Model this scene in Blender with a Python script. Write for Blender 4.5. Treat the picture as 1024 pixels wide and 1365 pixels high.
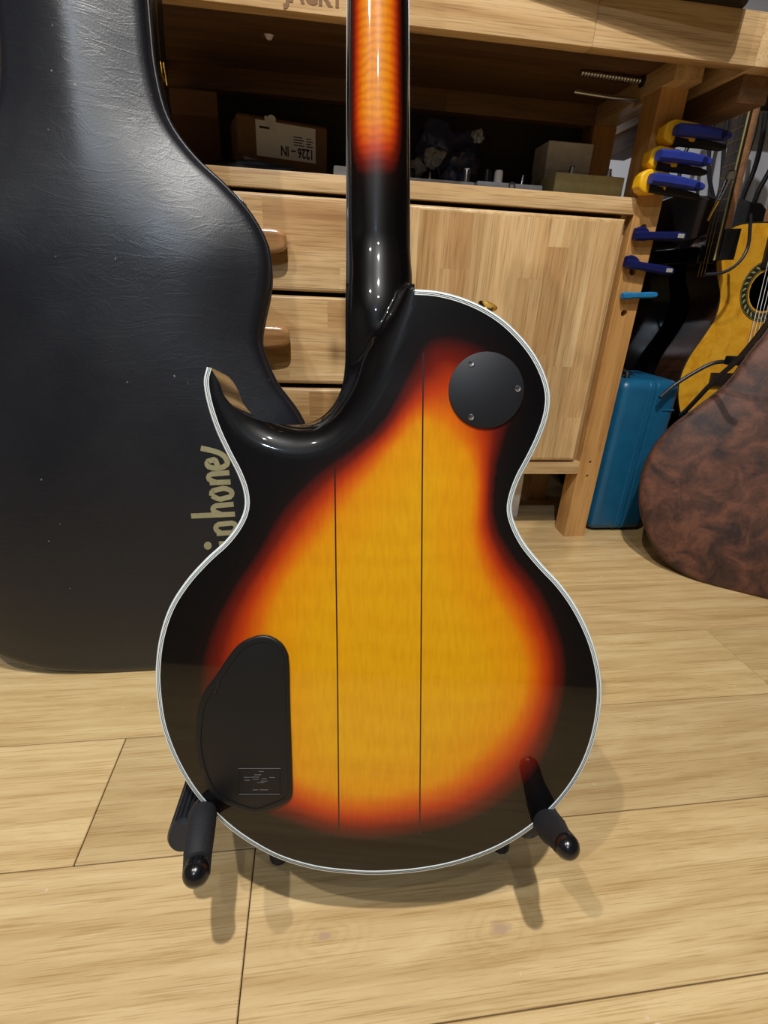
import bpy, bmesh, math, random
from mathutils import Vector, Matrix, geometry
random.seed(7)
for o in list(bpy.data.objects): bpy.data.objects.remove(o)
SC = bpy.context.scene
COL = SC.collection

# ------------------------------------------------------------------ camera
F = 662.186                      # focal length in pixels of the 1024x1365 frame
CAM_H = 0.5
ROT = Matrix(((0.9909645517, -0.1268062671, 0.0436970018),      # camera right
              (-0.0131306981, -0.4159524083, -0.9092915807),    # camera down
              (0.1334797442, 0.9005019515, -0.4138591466)))     # camera forward
CAM = Vector((0, 0, CAM_H))
cd = bpy.data.cameras.new('camera'); cam = bpy.data.objects.new('camera', cd); COL.objects.link(cam)
cd.sensor_fit = 'VERTICAL'; cd.sensor_height = 36; cd.sensor_width = 27; cd.lens = F / 1365 * 36
cd.clip_start = 0.02
cw = Matrix((ROT[0], -ROT[1], -ROT[2])).transposed().to_4x4(); cw.translation = CAM
cam.matrix_world = cw
SC.camera = cam

# ------------------------------------------------------------------ world, lights, exposure
w = bpy.data.worlds.new('world'); SC.world = w; w.use_nodes = True
w.node_tree.nodes['Background'].inputs[0].default_value = (1, 0.96, 0.9, 1)
w.node_tree.nodes['Background'].inputs[1].default_value = 0.004
SC.view_settings.view_transform = 'Standard'; SC.view_settings.look = 'None'
SC.view_settings.gamma = 1; SC.view_settings.use_curve_mapping = False
SC.view_settings.exposure = 0.0
CEIL = 2.4
DOWNLIGHTS = [  # x, y, watts
    (-0.10, -0.30, 165), (-0.88, -0.34, 72), (-0.16, -0.74, 18), (-0.62, -1.62, 72)]

# ------------------------------------------------------------------ helpers
WM = {}
def mat_of(o): return WM[o.name]
def reg(o, M): WM[o.name] = M.copy()
def link(o, parent, M):
    COL.objects.link(o)
    if parent is not None:
        o.parent = parent; o.matrix_parent_inverse = Matrix.Identity(4)
        o.matrix_basis = WM[parent.name].inverted() @ M
    else:
        o.matrix_basis = M
    reg(o, M); return o
def tag(o, label=None, cat=None, group=None, kind=None):
    if label: o['label'] = label
    if cat: o['category'] = cat
    if group: o['group'] = group
    if kind: o['kind'] = kind
    return o
def thing(name, label, cat, loc, group=None, M=None):
    o = bpy.data.objects.new(name, None); o.empty_display_size = 0.02
    link(o, None, M if M is not None else Matrix.Translation(loc))
    return tag(o, label, cat, group)
def mesh(name, vs, fs, mat, parent=None, frame=None, smooth=None, color=None, normals=None, attr=None):
    """vs in world coordinates, or in `frame` coordinates when a frame matrix is given"""
    vs = [Vector(v) for v in vs]
    lo = Vector((min(v[i] for v in vs) for i in range(3))); hi = Vector((max(v[i] for v in vs) for i in range(3)))
    c = (lo + hi) / 2
    me = bpy.data.meshes.new(name)
    me.from_pydata([v - c for v in vs], [], fs)
    if mat: me.materials.append(mat)
    if attr is not None:
        a = me.attributes.new('burst', 'FLOAT', 'POINT')
        a.data.foreach_set('value', attr)
    me.validate(); me.update()
    if smooth is not None:
        me.polygons.foreach_set('use_smooth', [True] * len(me.polygons))
        if normals is not None: me.normals_split_custom_set_from_vertices(normals)
        else:
            me.set_sharp_from_angle(angle=math.radians(smooth))
    o = bpy.data.objects.new(name, me)
    if color: o.color = (*color, 1)
    M = Matrix.Translation(c)
    if frame is not None: M = frame @ M
    return link(o, parent, M)
def bm_mesh(name, bm, mat, parent=None, frame=None, smooth=35, color=None):
    bmesh.ops.recalc_face_normals(bm, faces=bm.faces)
    bm.verts.index_update()
    vs = [v.co.copy() for v in bm.verts]; fs = [[v.index for v in f.verts] for f in bm.faces]
    bm.free()
    return mesh(name, vs, fs, mat, parent, frame, smooth, color)
def box_bm(lo, hi, bev=0.0, seg=2):
    bm = bmesh.new()
    r = bmesh.ops.create_cube(bm, size=1)
    for v in bm.verts:
        v.co = Vector(((lo[i] + hi[i]) / 2 + v.co[i] * (hi[i] - lo[i])) for i in range(3))
    if bev > 0: bmesh.ops.bevel(bm, geom=bm.edges[:], offset=bev, segments=seg, profile=0.6, affect='EDGES')
    return bm
def box(name, lo, hi, mat, parent=None, bev=0.001, seg=1, frame=None, color=None):
    return bm_mesh(name, box_bm(lo, hi, bev, seg), mat, parent, frame, 35, color)
def prism_bm(pts, w0, w1, bev=0.0, seg=2):
    """2-D outline (x, y) extruded from w0 to w1 along z; the w1 rim may be bevelled"""
    bm = bmesh.new()
    a = [bm.verts.new((p[0], p[1], w0)) for p in pts]; b = [bm.verts.new((p[0], p[1], w1)) for p in pts]
    n = len(pts); bm.faces.new(a); top = bm.faces.new(b)
    for i in range(n): bm.faces.new((a[i], a[(i+1) % n], b[(i+1) % n], b[i]))
    bmesh.ops.recalc_face_normals(bm, faces=bm.faces)
    if bev: bmesh.ops.bevel(bm, geom=list(top.edges), offset=bev, segments=seg, profile=0.5, affect='EDGES')
    return bm
def tube_data(pts, rad, n=12, cap=True):
    pts = [Vector(p) for p in pts]
    if not isinstance(rad, (list, tuple)): rad = [rad] * len(pts)
    vs, fs = [], []
    t0 = (pts[1] - pts[0]).normalized()
    up = Vector((0, 0, 1)) if abs(t0.z) < 0.9 else Vector((1, 0, 0))
    side = t0.cross(up).normalized()
    for i, p in enumerate(pts):
        t = (pts[min(i+1, len(pts)-1)] - pts[max(i-1, 0)]).normalized()
        side = (side - t * side.dot(t)).normalized(); b = t.cross(side)
        for k in range(n):
            a = 2 * math.pi * k / n
            vs.append(p + (side * math.cos(a) + b * math.sin(a)) * rad[i])
    for i in range(len(pts) - 1):
        for k in range(n):
            fs.append((i*n+k, i*n+(k+1) % n, (i+1)*n+(k+1) % n, (i+1)*n+k))
    if cap:
        fs.append(tuple(range(n-1, -1, -1))); fs.append(tuple((len(pts)-1)*n+k for k in range(n)))
    return vs, fs
def tube(name, pts, rad, mat, parent=None, frame=None, n=12, smooth=50, color=None):
    vs, fs = tube_data(pts, rad, n)
    return mesh(name, vs, fs, mat, parent, frame, smooth, color)
def spline(pts, step, closed=False):
    """Catmull-Rom through pts, resampled about every `step`"""
    P = [Vector(p) for p in pts]; n = len(P); out = []
    rng = range(n) if closed else range(n - 1)
    for i in rng:
        p1, p2 = P[i], P[(i+1) % n]
        p0 = P[(i-1) % n] if closed or i > 0 else p1 * 2 - p2
        p3 = P[(i+2) % n] if closed or i + 2 < n else p2 * 2 - p1
        m = max(1, int(round((p2 - p1).length / step)))
        for k in range(m):
            t = k / m
            out.append(0.5 * ((2*p1) + (p2-p0)*t + (2*p0-5*p1+4*p2-p3)*t*t + (3*p1-p0-3*p2+p3)*t**3))
    if not closed: out.append(P[-1].copy())
    return out
def ray(x, y):
    return ROT.transposed() @ Vector(((x - 512) / F, (y - 682.5) / F, 1))
def on_y(x, y, Y): d = ray(x, y); return CAM + d * (Y / d.y)
def on_z(x, y, Z): d = ray(x, y); return CAM + d * ((Z - CAM_H) / d.z)
def frame_of(o, eu, ev, en):
    M = Matrix((eu, ev, en)).transposed().to_4x4(); M.translation = o; return M
def to_frame(FR, FRI, x, y, wz=0.0):
    """photo measurement -> (u, v) where the sight line meets the plane w = wz of a frame"""
    c = FRI @ CAM; d = FRI.to_3x3() @ ray(x, y)
    t = (wz - c.z) / d.z; q = c + d * t
    return Vector((q.x, q.y))
def seg_dist(p, a, b):
    ab = b - a; t = max(0, min(1, (p - a).dot(ab) / max(ab.length_squared, 1e-12)))
    return (p - a - ab * t).length
def poly_dist(p, poly, closed=True):
    n = len(poly)
    return min(seg_dist(p, poly[i], poly[(i+1) % n]) for i in range(n if closed else n - 1))
def inside(p, poly):
    c = False; n = len(poly); j = n - 1
    for i in range(n):
        a, b = poly[i], poly[j]
        if (a.y > p.y) != (b.y > p.y) and p.x < (b.x - a.x) * (p.y - a.y) / (b.y - a.y) + a.x: c = not c
        j = i
    return c
def area(poly): return sum(poly[i-1].x * poly[i].y - poly[i].x * poly[i-1].y for i in range(len(poly))) / 2
def shrink_any(poly, d):
    s = 1 if area(poly) > 0 else -1; n = len(poly); out = []
    for i in range(n):
        t = (poly[(i+1) % n] - poly[i-1]).normalized(); out.append(poly[i] + Vector((-t.y, t.x)) * d * s)
    return out
def fill2d(outline, step, margin, holes=(), loops=()):
    """triangles inside a closed outline, with a grid of inner points"""
    pts = [Vector(p) for p in outline]; n = len(pts)
    edges = [(i, (i+1) % n) for i in range(n)]
    for h in holes:
        b = len(pts); m = len(h); pts += [Vector(p) for p in h]; edges += [(b+i, b+(i+1) % m) for i in range(m)]
    if step:
        x0 = min(p.x for p in outline); x1 = max(p.x for p in outline); y0 = min(p.y for p in outline); y1 = max(p.y for p in outline)
        nx = int((x1-x0)/step) + 1; ny = int((y1-y0)/step) + 1
        for j in range(ny + 1):
            for i in range(nx + 1):
                q = Vector((x0 + (i + 0.5*(j % 2)) * step, y0 + j * step))
                if inside(q, outline) and poly_dist(q, outline) > margin: pts.append(q)
    for d in loops:
        for q in shrink_any(outline, d):
            if inside(q, outline) and poly_dist(q, outline) > d * 0.9: pts.append(q)
    r = geometry.delaunay_2d_cdt(pts, edges, [], 2 if holes else 1, 1e-7)
    return r[0], [tuple(f) for f in r[2]], n
def smoothstep(a, b, x):
    t = max(0, min(1, (x - a) / (b - a))); return t * t * (3 - 2 * t)

# ------------------------------------------------------------------ materials
def lin(r, g, b):
    f = lambda c: (c/255/12.92) if c/255 <= 0.04045 else ((c/255+0.055)/1.055)**2.4
    return (f(r), f(g), f(b), 1)
class NT:
    def __init__(s, name):
        s.m = bpy.data.materials.new(name); s.m.use_nodes = True; s.t = s.m.node_tree
        s.b = s.t.nodes['Principled BSDF']
    def n(s, typ, **kw):
        x = s.t.nodes.new(typ)
        for k, v in kw.items():
            if k.startswith('i_'): x.inputs[int(k[2:]) if k[2:].isdigit() else k[2:].replace('_', ' ')].default_value = v
            else: setattr(x, k, v)
        return x
    def l(s, a, b): s.t.links.new(a, b)
    def ramp(s, fac, stops, interp='LINEAR'):
        r = s.n('ShaderNodeValToRGB'); r.color_ramp.interpolation = interp
        e = r.color_ramp.elements
        while len(e) < len(stops): e.new(0.5)
        for x, (p, c) in zip(e, stops): x.position = p; x.color = c if len(c) == 4 else (*c, 1)
        s.l(fac, r.inputs[0]); return r.outputs[0]
    def mix(s, mode, f, a, b):
        x = s.n('ShaderNodeMix', data_type='RGBA', blend_type=mode)
        for i, v in ((0, f), (6, a), (7, b)):
            if isinstance(v, (int, float)): x.inputs[i].default_value = v
            elif isinstance(v, tuple): x.inputs[i].default_value = v
            else: s.l(v, x.inputs[i])
        return x.outputs[2]
    def math(s, op, a, b=0.0):
        x = s.n('ShaderNodeMath', operation=op)
        for i, v in ((0, a), (1, b)):
            if isinstance(v, (int, float)): x.inputs[i].default_value = v
            else: s.l(v, x.inputs[i])
        return x.outputs[0]
    def coords(s, scale, jitter=True, kind='Object'):
        tc = s.n('ShaderNodeTexCoord'); out = tc.outputs[kind]
        if jitter:
            oi = s.n('ShaderNodeObjectInfo'); v = s.n('ShaderNodeVectorMath', operation='MULTIPLY_ADD')
            s.l(oi.outputs['Random'], v.inputs[0]); v.inputs[1].default_value = (13.7, 7.3, 5.1); s.l(out, v.inputs[2]); out = v.outputs[0]
        mp = s.n('ShaderNodeMapping'); mp.inputs['Scale'].default_value = scale; s.l(out, mp.inputs[0]); return mp.outputs[0]
    def noise(s, vec, scale, detail=4, rough=0.55, dist=0.0):
        x = s.n('ShaderNodeTexNoise'); s.l(vec, x.inputs['Vector'])
        x.inputs['Scale'].default_value = scale; x.inputs['Detail'].default_value = detail
        x.inputs['Roughness'].default_value = rough; x.inputs['Distortion'].default_value = dist
        return x.outputs[0]
    def bump(s, h, strength, dist):
        b = s.n('ShaderNodeBump'); b.inputs['Strength'].default_value = strength; b.inputs['Distance'].default_value = dist
        s.l(h, b.inputs['Height']); s.l(b.outputs[0], s.b.inputs['Normal'])
    def set(s, **kw):
        for k, v in kw.items(): s.b.inputs[k.replace('_', ' ')].default_value = v
def plain(name, col, rough=0.5, metal=0.0, coat=0.0, spec=0.5, speck=0.12, speck_scale=60, bump=0.0):
    m = NT(name); v = m.coords((1, 1, 1)); n = m.noise(v, speck_scale, 5)
    d = tuple(c * (1 - speck) for c in col[:3]) + (1,); u = tuple(min(1, c * (1 + speck)) for c in col[:3]) + (1,)
    m.l(m.ramp(n, [(0.3, d), (0.7, u)]), m.b.inputs['Base Color'])
    m.set(Roughness=rough, Metallic=metal, Coat_Weight=coat, Specular_IOR_Level=spec)
    if bump: m.bump(n, bump, 0.001)
    return m.m
def wood(name, dark, mid, light, axis, rough=0.42, coat=0.12, scale=1.0, tint=True, pore=0.35):
    """grain runs along axis (0, 1, 2)"""
    m = NT(name)
    sc = [1.0, 1.0, 1.0]; sc[axis] = 0.07
    v = m.coords(tuple(sc))
    a = m.noise(v, 38 * scale, 5, 0.6, 0.6)
    c = m.ramp(a, [(0.28, dark), (0.5, mid), (0.75, light)])
    sf = [1.0, 1.0, 1.0]; sf[axis] = 0.02
    v2 = m.coords(tuple(sf))
    p = m.noise(v2, 520 * scale, 3, 0.6)
    pr = m.ramp(p, [(0.36, (1 - pore, 1 - pore * 1.15, 1 - pore * 1.3)), (0.5, (1, 1, 1))])
    c = m.mix('MULTIPLY', 0.8, c, pr)
    if tint:
        oi = m.n('ShaderNodeObjectInfo'); c = m.mix('MULTIPLY', 1.0, c, oi.outputs['Color'])
    m.l(c, m.b.inputs['Base Color'])
    m.set(Roughness=rough, Coat_Weight=coat, Coat_Roughness=0.25)
    m.bump(p, 0.12, 0.0006)
    return m.m

# oak floor: long grain along x, a few cathedral figures, two knots
def floor_mat():
    m = NT('oak_floor')
    v = m.coords((0.16, 1, 1)); a = m.noise(v, 16, 6, 0.68, 1.2)
    c = m.ramp(a, [(0.25, lin(186, 156, 106)), (0.5, lin(207, 179, 130)), (0.75, lin(223, 199, 152))])
    wv = m.n('ShaderNodeTexWave', wave_type='BANDS', bands_direction='Y', i_Scale=11, i_Distortion=9, i_Detail=3, i_Detail_Scale=1.2)
    m.l(m.coords((0.10, 1, 1)), wv.inputs[0])
    c = m.mix('MULTIPLY', 0.55, c, m.ramp(wv.outputs[1], [(0.0, (0.82, 0.76, 0.66)), (0.45, (1, 1, 1)), (1, (1.0, 0.99, 0.97))]))
    p = m.noise(m.coords((0.016, 1, 1)), 820, 4, 0.65)
    c = m.mix('MULTIPLY', 0.8, c, m.ramp(p, [(0.37, (0.70, 0.62, 0.50)), (0.48, (1, 1, 1))]))
    f2 = m.noise(m.coords((0.05, 1, 1)), 110, 4, 0.6)
    c = m.mix('MULTIPLY', 0.45, c, m.ramp(f2, [(0.36, (0.84, 0.78, 0.70)), (0.5, (1, 1, 1)), (0.66, (1.0, 1.0, 1.0))]))
    # knots, fixed spots of the boards
    geo = m.n('ShaderNodeNewGeometry')
    for q, r in ((on_z(667, 1240, 0), 0.0042), (on_z(432, 1250, 0), 0.0030)):
        d = m.n('ShaderNodeVectorMath', operation='SUBTRACT'); m.l(geo.outputs['Position'], d.inputs[0]); d.inputs[1].default_value = q
        s_ = m.n('ShaderNodeVectorMath', operation='MULTIPLY'); m.l(d.outputs[0], s_.inputs[0]); s_.inputs[1].default_value = (0.62, 1, 0)
        nz = m.noise(s_.outputs[0], 60, 2)
        ln = m.n('ShaderNodeVectorMath', operation='LENGTH'); m.l(s_.outputs[0], ln.inputs[0])
        dd = m.math('ADD', ln.outputs['Value'], m.math('MULTIPLY', m.math('SUBTRACT', nz, 0.5), 0.012))
        ring = m.math('SINE', m.math('MULTIPLY', dd, 900))
        fade = m.n('ShaderNodeMapRange', i_1=0.003, i_2=0.034, i_3=0.3, i_4=0.0); m.l(dd, fade.inputs[0])
        rc = m.ramp(m.math('ADD', m.math('MULTIPLY', ring, 0.5), 0.5), [(0, (0.74, 0.66, 0.55)), (0.6, (1, 1, 1))])
        c = m.mix('MULTIPLY', fade.outputs[0], c, rc)
        core = m.n('ShaderNodeMapRange', i_1=r * 0.6, i_2=r * 1.5, i_3=0.8, i_4=0.0); m.l(dd, core.inputs[0])
        c = m.mix('MIX', core.outputs[0], c, lin(170, 140, 115))
    oi = m.n('ShaderNodeObjectInfo'); c = m.mix('MULTIPLY', 1.0, c, oi.outputs['Color'])
    # small pale scuffs
    sc = m.noise(m.coords((1, 1, 1)), 95, 2, 0.4)
    c = m.mix('MIX', m.ramp(sc, [(0.76, (0, 0, 0)), (0.80, (0.5, 0.5, 0.5))]), c, lin(225, 215, 200))
    m.l(c, m.b.inputs['Base Color']); m.set(Roughness=0.42, Coat_Weight=0.1, Coat_Roughness=0.3)
    m.bump(p, 0.15, 0.0006); return m.m

def burst_mat(name, flame_scale, flame_amt):
    m = NT(name)
    at = m.n('ShaderNodeAttribute', attribute_name='burst')
    c = m.ramp(at.outputs['Fac'], [(0.0, lin(6, 5, 6)), (0.14, lin(17, 7, 6)), (0.32, lin(96, 20, 8)), (0.5, lin(168, 52, 8)),
                                   (0.68, lin(196, 96, 6)), (0.86, lin(204, 136, 6)), (1.0, lin(204, 148, 10))])
    v = m.coords((1, 1, 1), False)
    fl = m.n('ShaderNodeTexWave', wave_type='BANDS', bands_direction='Y', i_Scale=flame_scale, i_Distortion=5, i_Detail=2, i_Detail_Scale=1.5)
    m.l(v, fl.inputs[0])
    c = m.mix('MULTIPLY', flame_amt, c, m.ramp(fl.outputs[1], [(0.1, (0.72, 0.55, 0.4)), (0.7, (1, 1, 1))]))
    n1 = m.noise(m.coords((60, 9, 1), False), 6, 4)
    c = m.mix('MULTIPLY', 0.5, c, m.ramp(n1, [(0.3, (0.82, 0.74, 0.6)), (0.6, (1, 1, 1))]))
    m.l(c, m.b.inputs['Base Color'])
    m.set(Roughness=0.35, Coat_Weight=1.0, Coat_Roughness=0.035, Specular_IOR_Level=0.1)
    return m.m
def vinyl_mat():
    m = NT('black_vinyl')
    v = m.coords((1, 1, 1), False)
    g = m.noise(v, 520, 4, 0.6)
    wr = m.noise(m.coords((14, 40, 14), False), 1.0, 5, 0.6, 1.2)
    wrk = m.ramp(wr, [(0.44, (0, 0, 0)), (0.5, (1, 1, 1)), (0.56, (0, 0, 0))])
    h = m.math('ADD', m.math('MULTIPLY', g, 0.5), m.math('MULTIPLY', wrk, 0.25))
    fl = m.noise(v, 130, 1, 0.3)
    c = m.mix('MIX', m.ramp(fl, [(0.80, (0, 0, 0)), (0.83, (0.35, 0.35, 0.35))]), lin(19, 21, 27), lin(170, 175, 180))
    m.l(c, m.b.inputs['Base Color'])
    m.l(m.ramp(m.noise(v, 9, 4), [(0.3, (0.30,) * 3), (0.7, (0.42,) * 3)]), m.b.inputs['Roughness'])
    m.set(Specular_IOR_Level=0.5); m.bump(h, 0.22, 0.0009); return m.m
def mottled_mat():
    m = NT('mottled_brown_leather')
    v = m.coords((1, 1, 1), False)
    a = m.noise(v, 22, 5, 0.6, 0.8); b = m.noise(v, 60, 4, 0.6, 1.5)
    c = m.ramp(a, [(0.33, lin(46, 33, 30)), (0.46, lin(74, 48, 38)), (0.62, lin(104, 66, 49))])
    c = m.mix('MULTIPLY', 0.6, c, m.ramp(b, [(0.35, (0.6, 0.55, 0.55)), (0.55, (1, 1, 1))]))
    m.l(c, m.b.inputs['Base Color']); m.set(Roughness=0.55, Specular_IOR_Level=0.35); m.bump(m.noise(v, 380, 4), 0.2, 0.0008); return m.m

M_FLOOR = floor_mat()
RW = (lin(172, 134, 88), lin(202, 168, 120), lin(222, 194, 150))
M_RUBX = wood('rubberwood_along', *RW, 0)
M_RUBZ = wood('rubberwood_upright', *RW, 2)
M_RUBY = wood('rubberwood_deep', *RW, 1)
M_LEG = wood('bench_leg_wood', lin(162, 114, 62), lin(188, 140, 82), lin(203, 157, 99), 2, 0.4, 0.15, pore=0.2)
M_SHADEBROWN = wood('shade_brown_wood_along', lin(92, 66, 42), lin(116, 84, 54), lin(136, 100, 66), 0, 0.6, 0.0)  # brown wood, darkened to put the under-bench shade into its colour
M_SHADEBROWNY = wood('shade_brown_wood_deep', lin(92, 66, 42), lin(116, 84, 54), lin(136, 100, 66), 1, 0.6, 0.0)
M_HANDLE = wood('handle_wood', lin(146, 100, 60), lin(176, 130, 84), lin(198, 154, 108), 0, 0.2, 0.6)
M_VINYL = vinyl_mat()
M_BROWN = mottled_mat()
M_BURST = burst_mat('sunburst_finish', 14, 0.10)
M_NECKB = burst_mat('sunburst_neck_finish', 52, 0.5)
M_BLACKGLOSS = plain('black_gloss', lin(12, 12, 13), 0.12, coat=0.8)
M_BLACKPL = plain('black_plastic', lin(14, 15, 17), 0.42, spec=0.4, speck=0.06, speck_scale=400, bump=0.03)
M_BLACKPL2 = plain('black_satin_plate', lin(21, 23, 28), 0.5, spec=0.3, speck=0.08, speck_scale=200)
M_RUBBER = plain('black_rubber', lin(34, 36, 42), 0.4, speck=0.15, speck_scale=300, bump=0.1)
M_FOAM = plain('black_foam', lin(19, 20, 25), 0.75, speck=0.2, speck_scale=500, bump=0.3)
M_TIP = plain('glossy_black_tip', lin(16, 16, 18), 0.22)
M_BLACK = plain('dull_black', lin(14, 14, 15), 0.6)
M_IVORY = plain('ivory_binding', lin(214, 222, 222), 0.3, coat=0.4, speck=0.03)
M_LINE = plain('black_purfling', lin(20, 20, 22), 0.3)
M_SEAM = plain('dark_lamination', lin(30, 14, 6), 0.3, coat=0.6)
M_STEEL = plain('steel', lin(190, 190, 192), 0.25, 1.0)
M_DSTEEL = plain('dark_steel', lin(90, 90, 94), 0.35, 1.0)
M_GOLD = plain('brass', lin(205, 165, 85), 0.25, 1.0)
M_GOLDPAINT = plain('pale_gold_print', lin(138, 131, 98), 0.5)
M_ROSE = wood('fretboard_wood', lin(20, 14, 12), lin(30, 20, 16), lin(40, 28, 22), 1, tint=False)
M_BLUECASE = plain('blue_plastic', lin(16, 82, 116), 0.38, speck=0.1, speck_scale=40, bump=0.05)
M_WALL = plain('painted_wall', lin(182, 185, 194), 0.8, speck=0.03, speck_scale=8)
M_WALLD = plain('charcoal_wall_paint', lin(78, 74, 70), 0.8, speck=0.03, speck_scale=8)
M_CEIL = plain('white_ceiling', lin(104, 102, 100), 0.9, speck=0.02)
M_YEL = plain('yellow_plastic', lin(226, 172, 14), 0.4)
M_BLUE = plain('blue_rubber_grip', lin(36, 50, 132), 0.42)
M_NAVY = plain('navy_plastic', lin(17, 24, 74), 0.3)
M_CYAN = plain('sky_blue_plastic', lin(30, 110, 160), 0.3)
M_GREYTAB = plain('grey_sticker', lin(150, 148, 140), 0.6)
M_GTOP = wood('amber_spruce', lin(196, 132, 20), lin(214, 154, 34), lin(222, 168, 48), 2, 0.2, 0.6, tint=False, pore=0.12)
M_GSIDE = wood('dark_rosewood', lin(30, 18, 12), lin(48, 28, 18), lin(60, 36, 22), 2, 0.25, 0.5, tint=False)
M_ROSETTE = plain('dark_green_rosette', lin(38, 36, 24), 0.4)
M_ROSL = plain('pale_green_inlay', lin(150, 142, 88), 0.4)
M_MAPLE = wood('neck_mahogany', lin(130, 92, 62), lin(150, 110, 76), lin(165, 124, 88), 2, 0.3, 0.3, tint=False)
M_CARD = plain('cardboard', lin(120, 88, 60), 0.8, speck=0.08)
M_CARD2 = plain('dark_cardboard', lin(96, 66, 46), 0.85, speck=0.08)
M_LABEL = plain('white_label', lin(226, 226, 224), 0.6, speck=0.02)
M_INK = plain('black_ink', lin(22, 22, 24), 0.7)
M_BURN = plain('burnt_lettering', lin(120, 84, 48), 0.7)
M_OLIVE = plain('olive_gold_enamel', lin(172, 158, 108), 0.35, 0.2)
M_GREY = plain('grey_enamel', lin(178, 182, 192), 0.4, 0.05)
M_OFFW = plain('off_white_card', lin(222, 219, 214), 0.6)
M_BAG = plain('dark_blue_plastic_film', lin(38, 48, 80), 0.2, speck=0.4, speck_scale=25, coat=0.4)
M_PAPER = plain('crumpled_white_film', lin(120, 126, 132), 0.3)
M_EMIT = NT('lamp_glow'); M_EMIT.set(Emission_Strength=12.0, Emission_Color=(1, 0.95, 0.88, 1), Base_Color=(1, 1, 1, 1)); M_EMIT = M_EMIT.m

# ================================================================== the room
RX0, RX1, RY0, RY1 = -1.9, 2.1, -2.3, 1.55
box('wall_back', (RX0, RY1, 0), (RX1, RY1 + 0.05, CEIL), M_WALL, bev=0)['kind'] = 'structure'
box('wall_front', (RX0, RY0 - 0.05, 0), (RX1, RY0, CEIL), M_WALLD, bev=0)['kind'] = 'structure'
box('wall_left', (RX0 - 0.05, RY0 - 0.05, 0), (RX0, RY1 + 0.05, CEIL), M_WALLD, bev=0)['kind'] = 'structure'
box('wall_right', (RX1, RY0 - 0.05, 0), (RX1 + 0.05, RY1 + 0.05, CEIL), M_WALLD, bev=0)['kind'] = 'structure'
box('ceiling', (RX0 - 0.05, RY0 - 0.05, CEIL), (RX1 + 0.05, RY1 + 0.05, CEIL + 0.04), M_CEIL, bev=0)['kind'] = 'structure'
M_SUB = plain('dark_underlay', lin(40, 28, 18), 0.9)
floor = box('floor', (RX0, RY0, -0.03), (RX1, RY1, -0.0035), M_SUB, bev=0); floor['kind'] = 'structure'
def plank(x0, x1, y0, y1, col):
    g = 0.0005
    box('plank', (x0 + g, y0 + g, -0.016), (x1 - g, y1 - g, 0.0), M_FLOOR, floor, bev=0.0007, color=col)
PW = 0.1433
k0 = int((RY0 - 0.1706) / PW) - 1
for k in range(k0, 12):
    y0 = 0.1706 + k * PW; y1 = y0 + PW
    y0, y1 = max(y0, RY0), min(y1, RY1)
    if y1 - y0 < 0.01: continue
    fixed = {0: [-0.0635, 1.25, -1.2], 1: [-0.2276, 1.0, -1.4], 2: [0.6445, -0.75], -1: [-0.62, 0.78], 3: [1.15, -0.55]}.get(k)
    if fixed is None:
        s = random.uniform(-0.9, -0.5); fixed = [s, s + 1.75]
    xs = [RX0] + sorted(fixed) + [RX1]
    for a, b in zip(xs, xs[1:]):
        t = random.uniform(0.92, 1.04)
        if k == 1 and abs(a + 0.2276) < 0.01: t = 0.86
        if k == 2 and abs(a - 0.6445) < 0.01: t = 0.88
        plank(a, b, y0, y1, (t, t * random.uniform(0.97, 1.0), t * random.uniform(0.93, 0.99)))

# ceiling downlights; the last is an added bluish light for case highlight and shelf
for i, (lx, ly, wt) in enumerate(DOWNLIGHTS):
    t = thing('ceiling_downlight', ['round ceiling downlight above the sunburst guitar', 'round ceiling downlight nearest the left wall',
              'small ceiling downlight between two brighter ones', 'added bluish ceiling light nearest the wall opposite the workbench'][i], 'lamp', (lx, ly, CEIL))
    bm = bmesh.new(); n = 24
    prof = [(0.030, 0.0), (0.030, -0.006), (0.034, -0.008), (0.044, -0.006), (0.046, 0.0)]
    rings = [[bm.verts.new((lx + r * math.cos(2*math.pi*k/n), ly + r * math.sin(2*math.pi*k/n), CEIL + z)) for k in range(n)] for r, z in prof]
    for a, b in zip(rings, rings[1:]):
        for k in range(n): bm.faces.new((a[k], a[(k+1) % n], b[(k+1) % n], b[k]))
    bm_mesh('trim_ring', bm, M_STEEL, t)
    bm = bmesh.new(); bm.faces.new([bm.verts.new((lx + 0.03 * math.cos(2*math.pi*k/n), ly + 0.03 * math.sin(2*math.pi*k/n), CEIL - 0.001)) for k in range(n)])
    bm_mesh('lens', bm, M_EMIT, t)
    ld = bpy.data.lights.new('downlight_beam', 'SPOT'); ld.energy = wt; ld.spot_size = math.radians(140); ld.spot_blend = 0.45
    ld.shadow_soft_size = 0.022; ld.color = (1, 0.97, 0.93) if i < 3 else (0.74, 0.86, 1.0)
    lo = bpy.data.objects.new('downlight_beam', ld)
    link(lo, t, Matrix.Translation((lx, ly, CEIL - 0.035)))

# ================================================================== the sunburst guitar
EPS = math.radians(5.7)
DEP = 0.368
base_px = (505, 880)
Ri = ROT.transposed()
eu = Ri @ Vector((1, 0, 0)); ev = Ri @ Vector((0, -math.cos(EPS), -math.sin(EPS))); en = Ri @ Vector((0, math.sin(EPS), -math.cos(EPS)))
GO = CAM + ray(*base_px) * DEP
GF = frame_of(GO, eu, ev, en)
vb = to_frame(GF, GF.inverted(), 505, 1166)
GO = GF @ Vector((0, vb.y, 0)); GF = frame_of(GO, eu, ev, en); GI = GF.inverted()
G = lambda x, y, D=0.0: to_frame(GF, GI, x, y, -D)
THICK = 0.048
guitar = thing('electric_guitar', 'glossy sunburst electric guitar seen from the back, leaning on a floor stand', 'guitar', None, M=GF)

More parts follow.
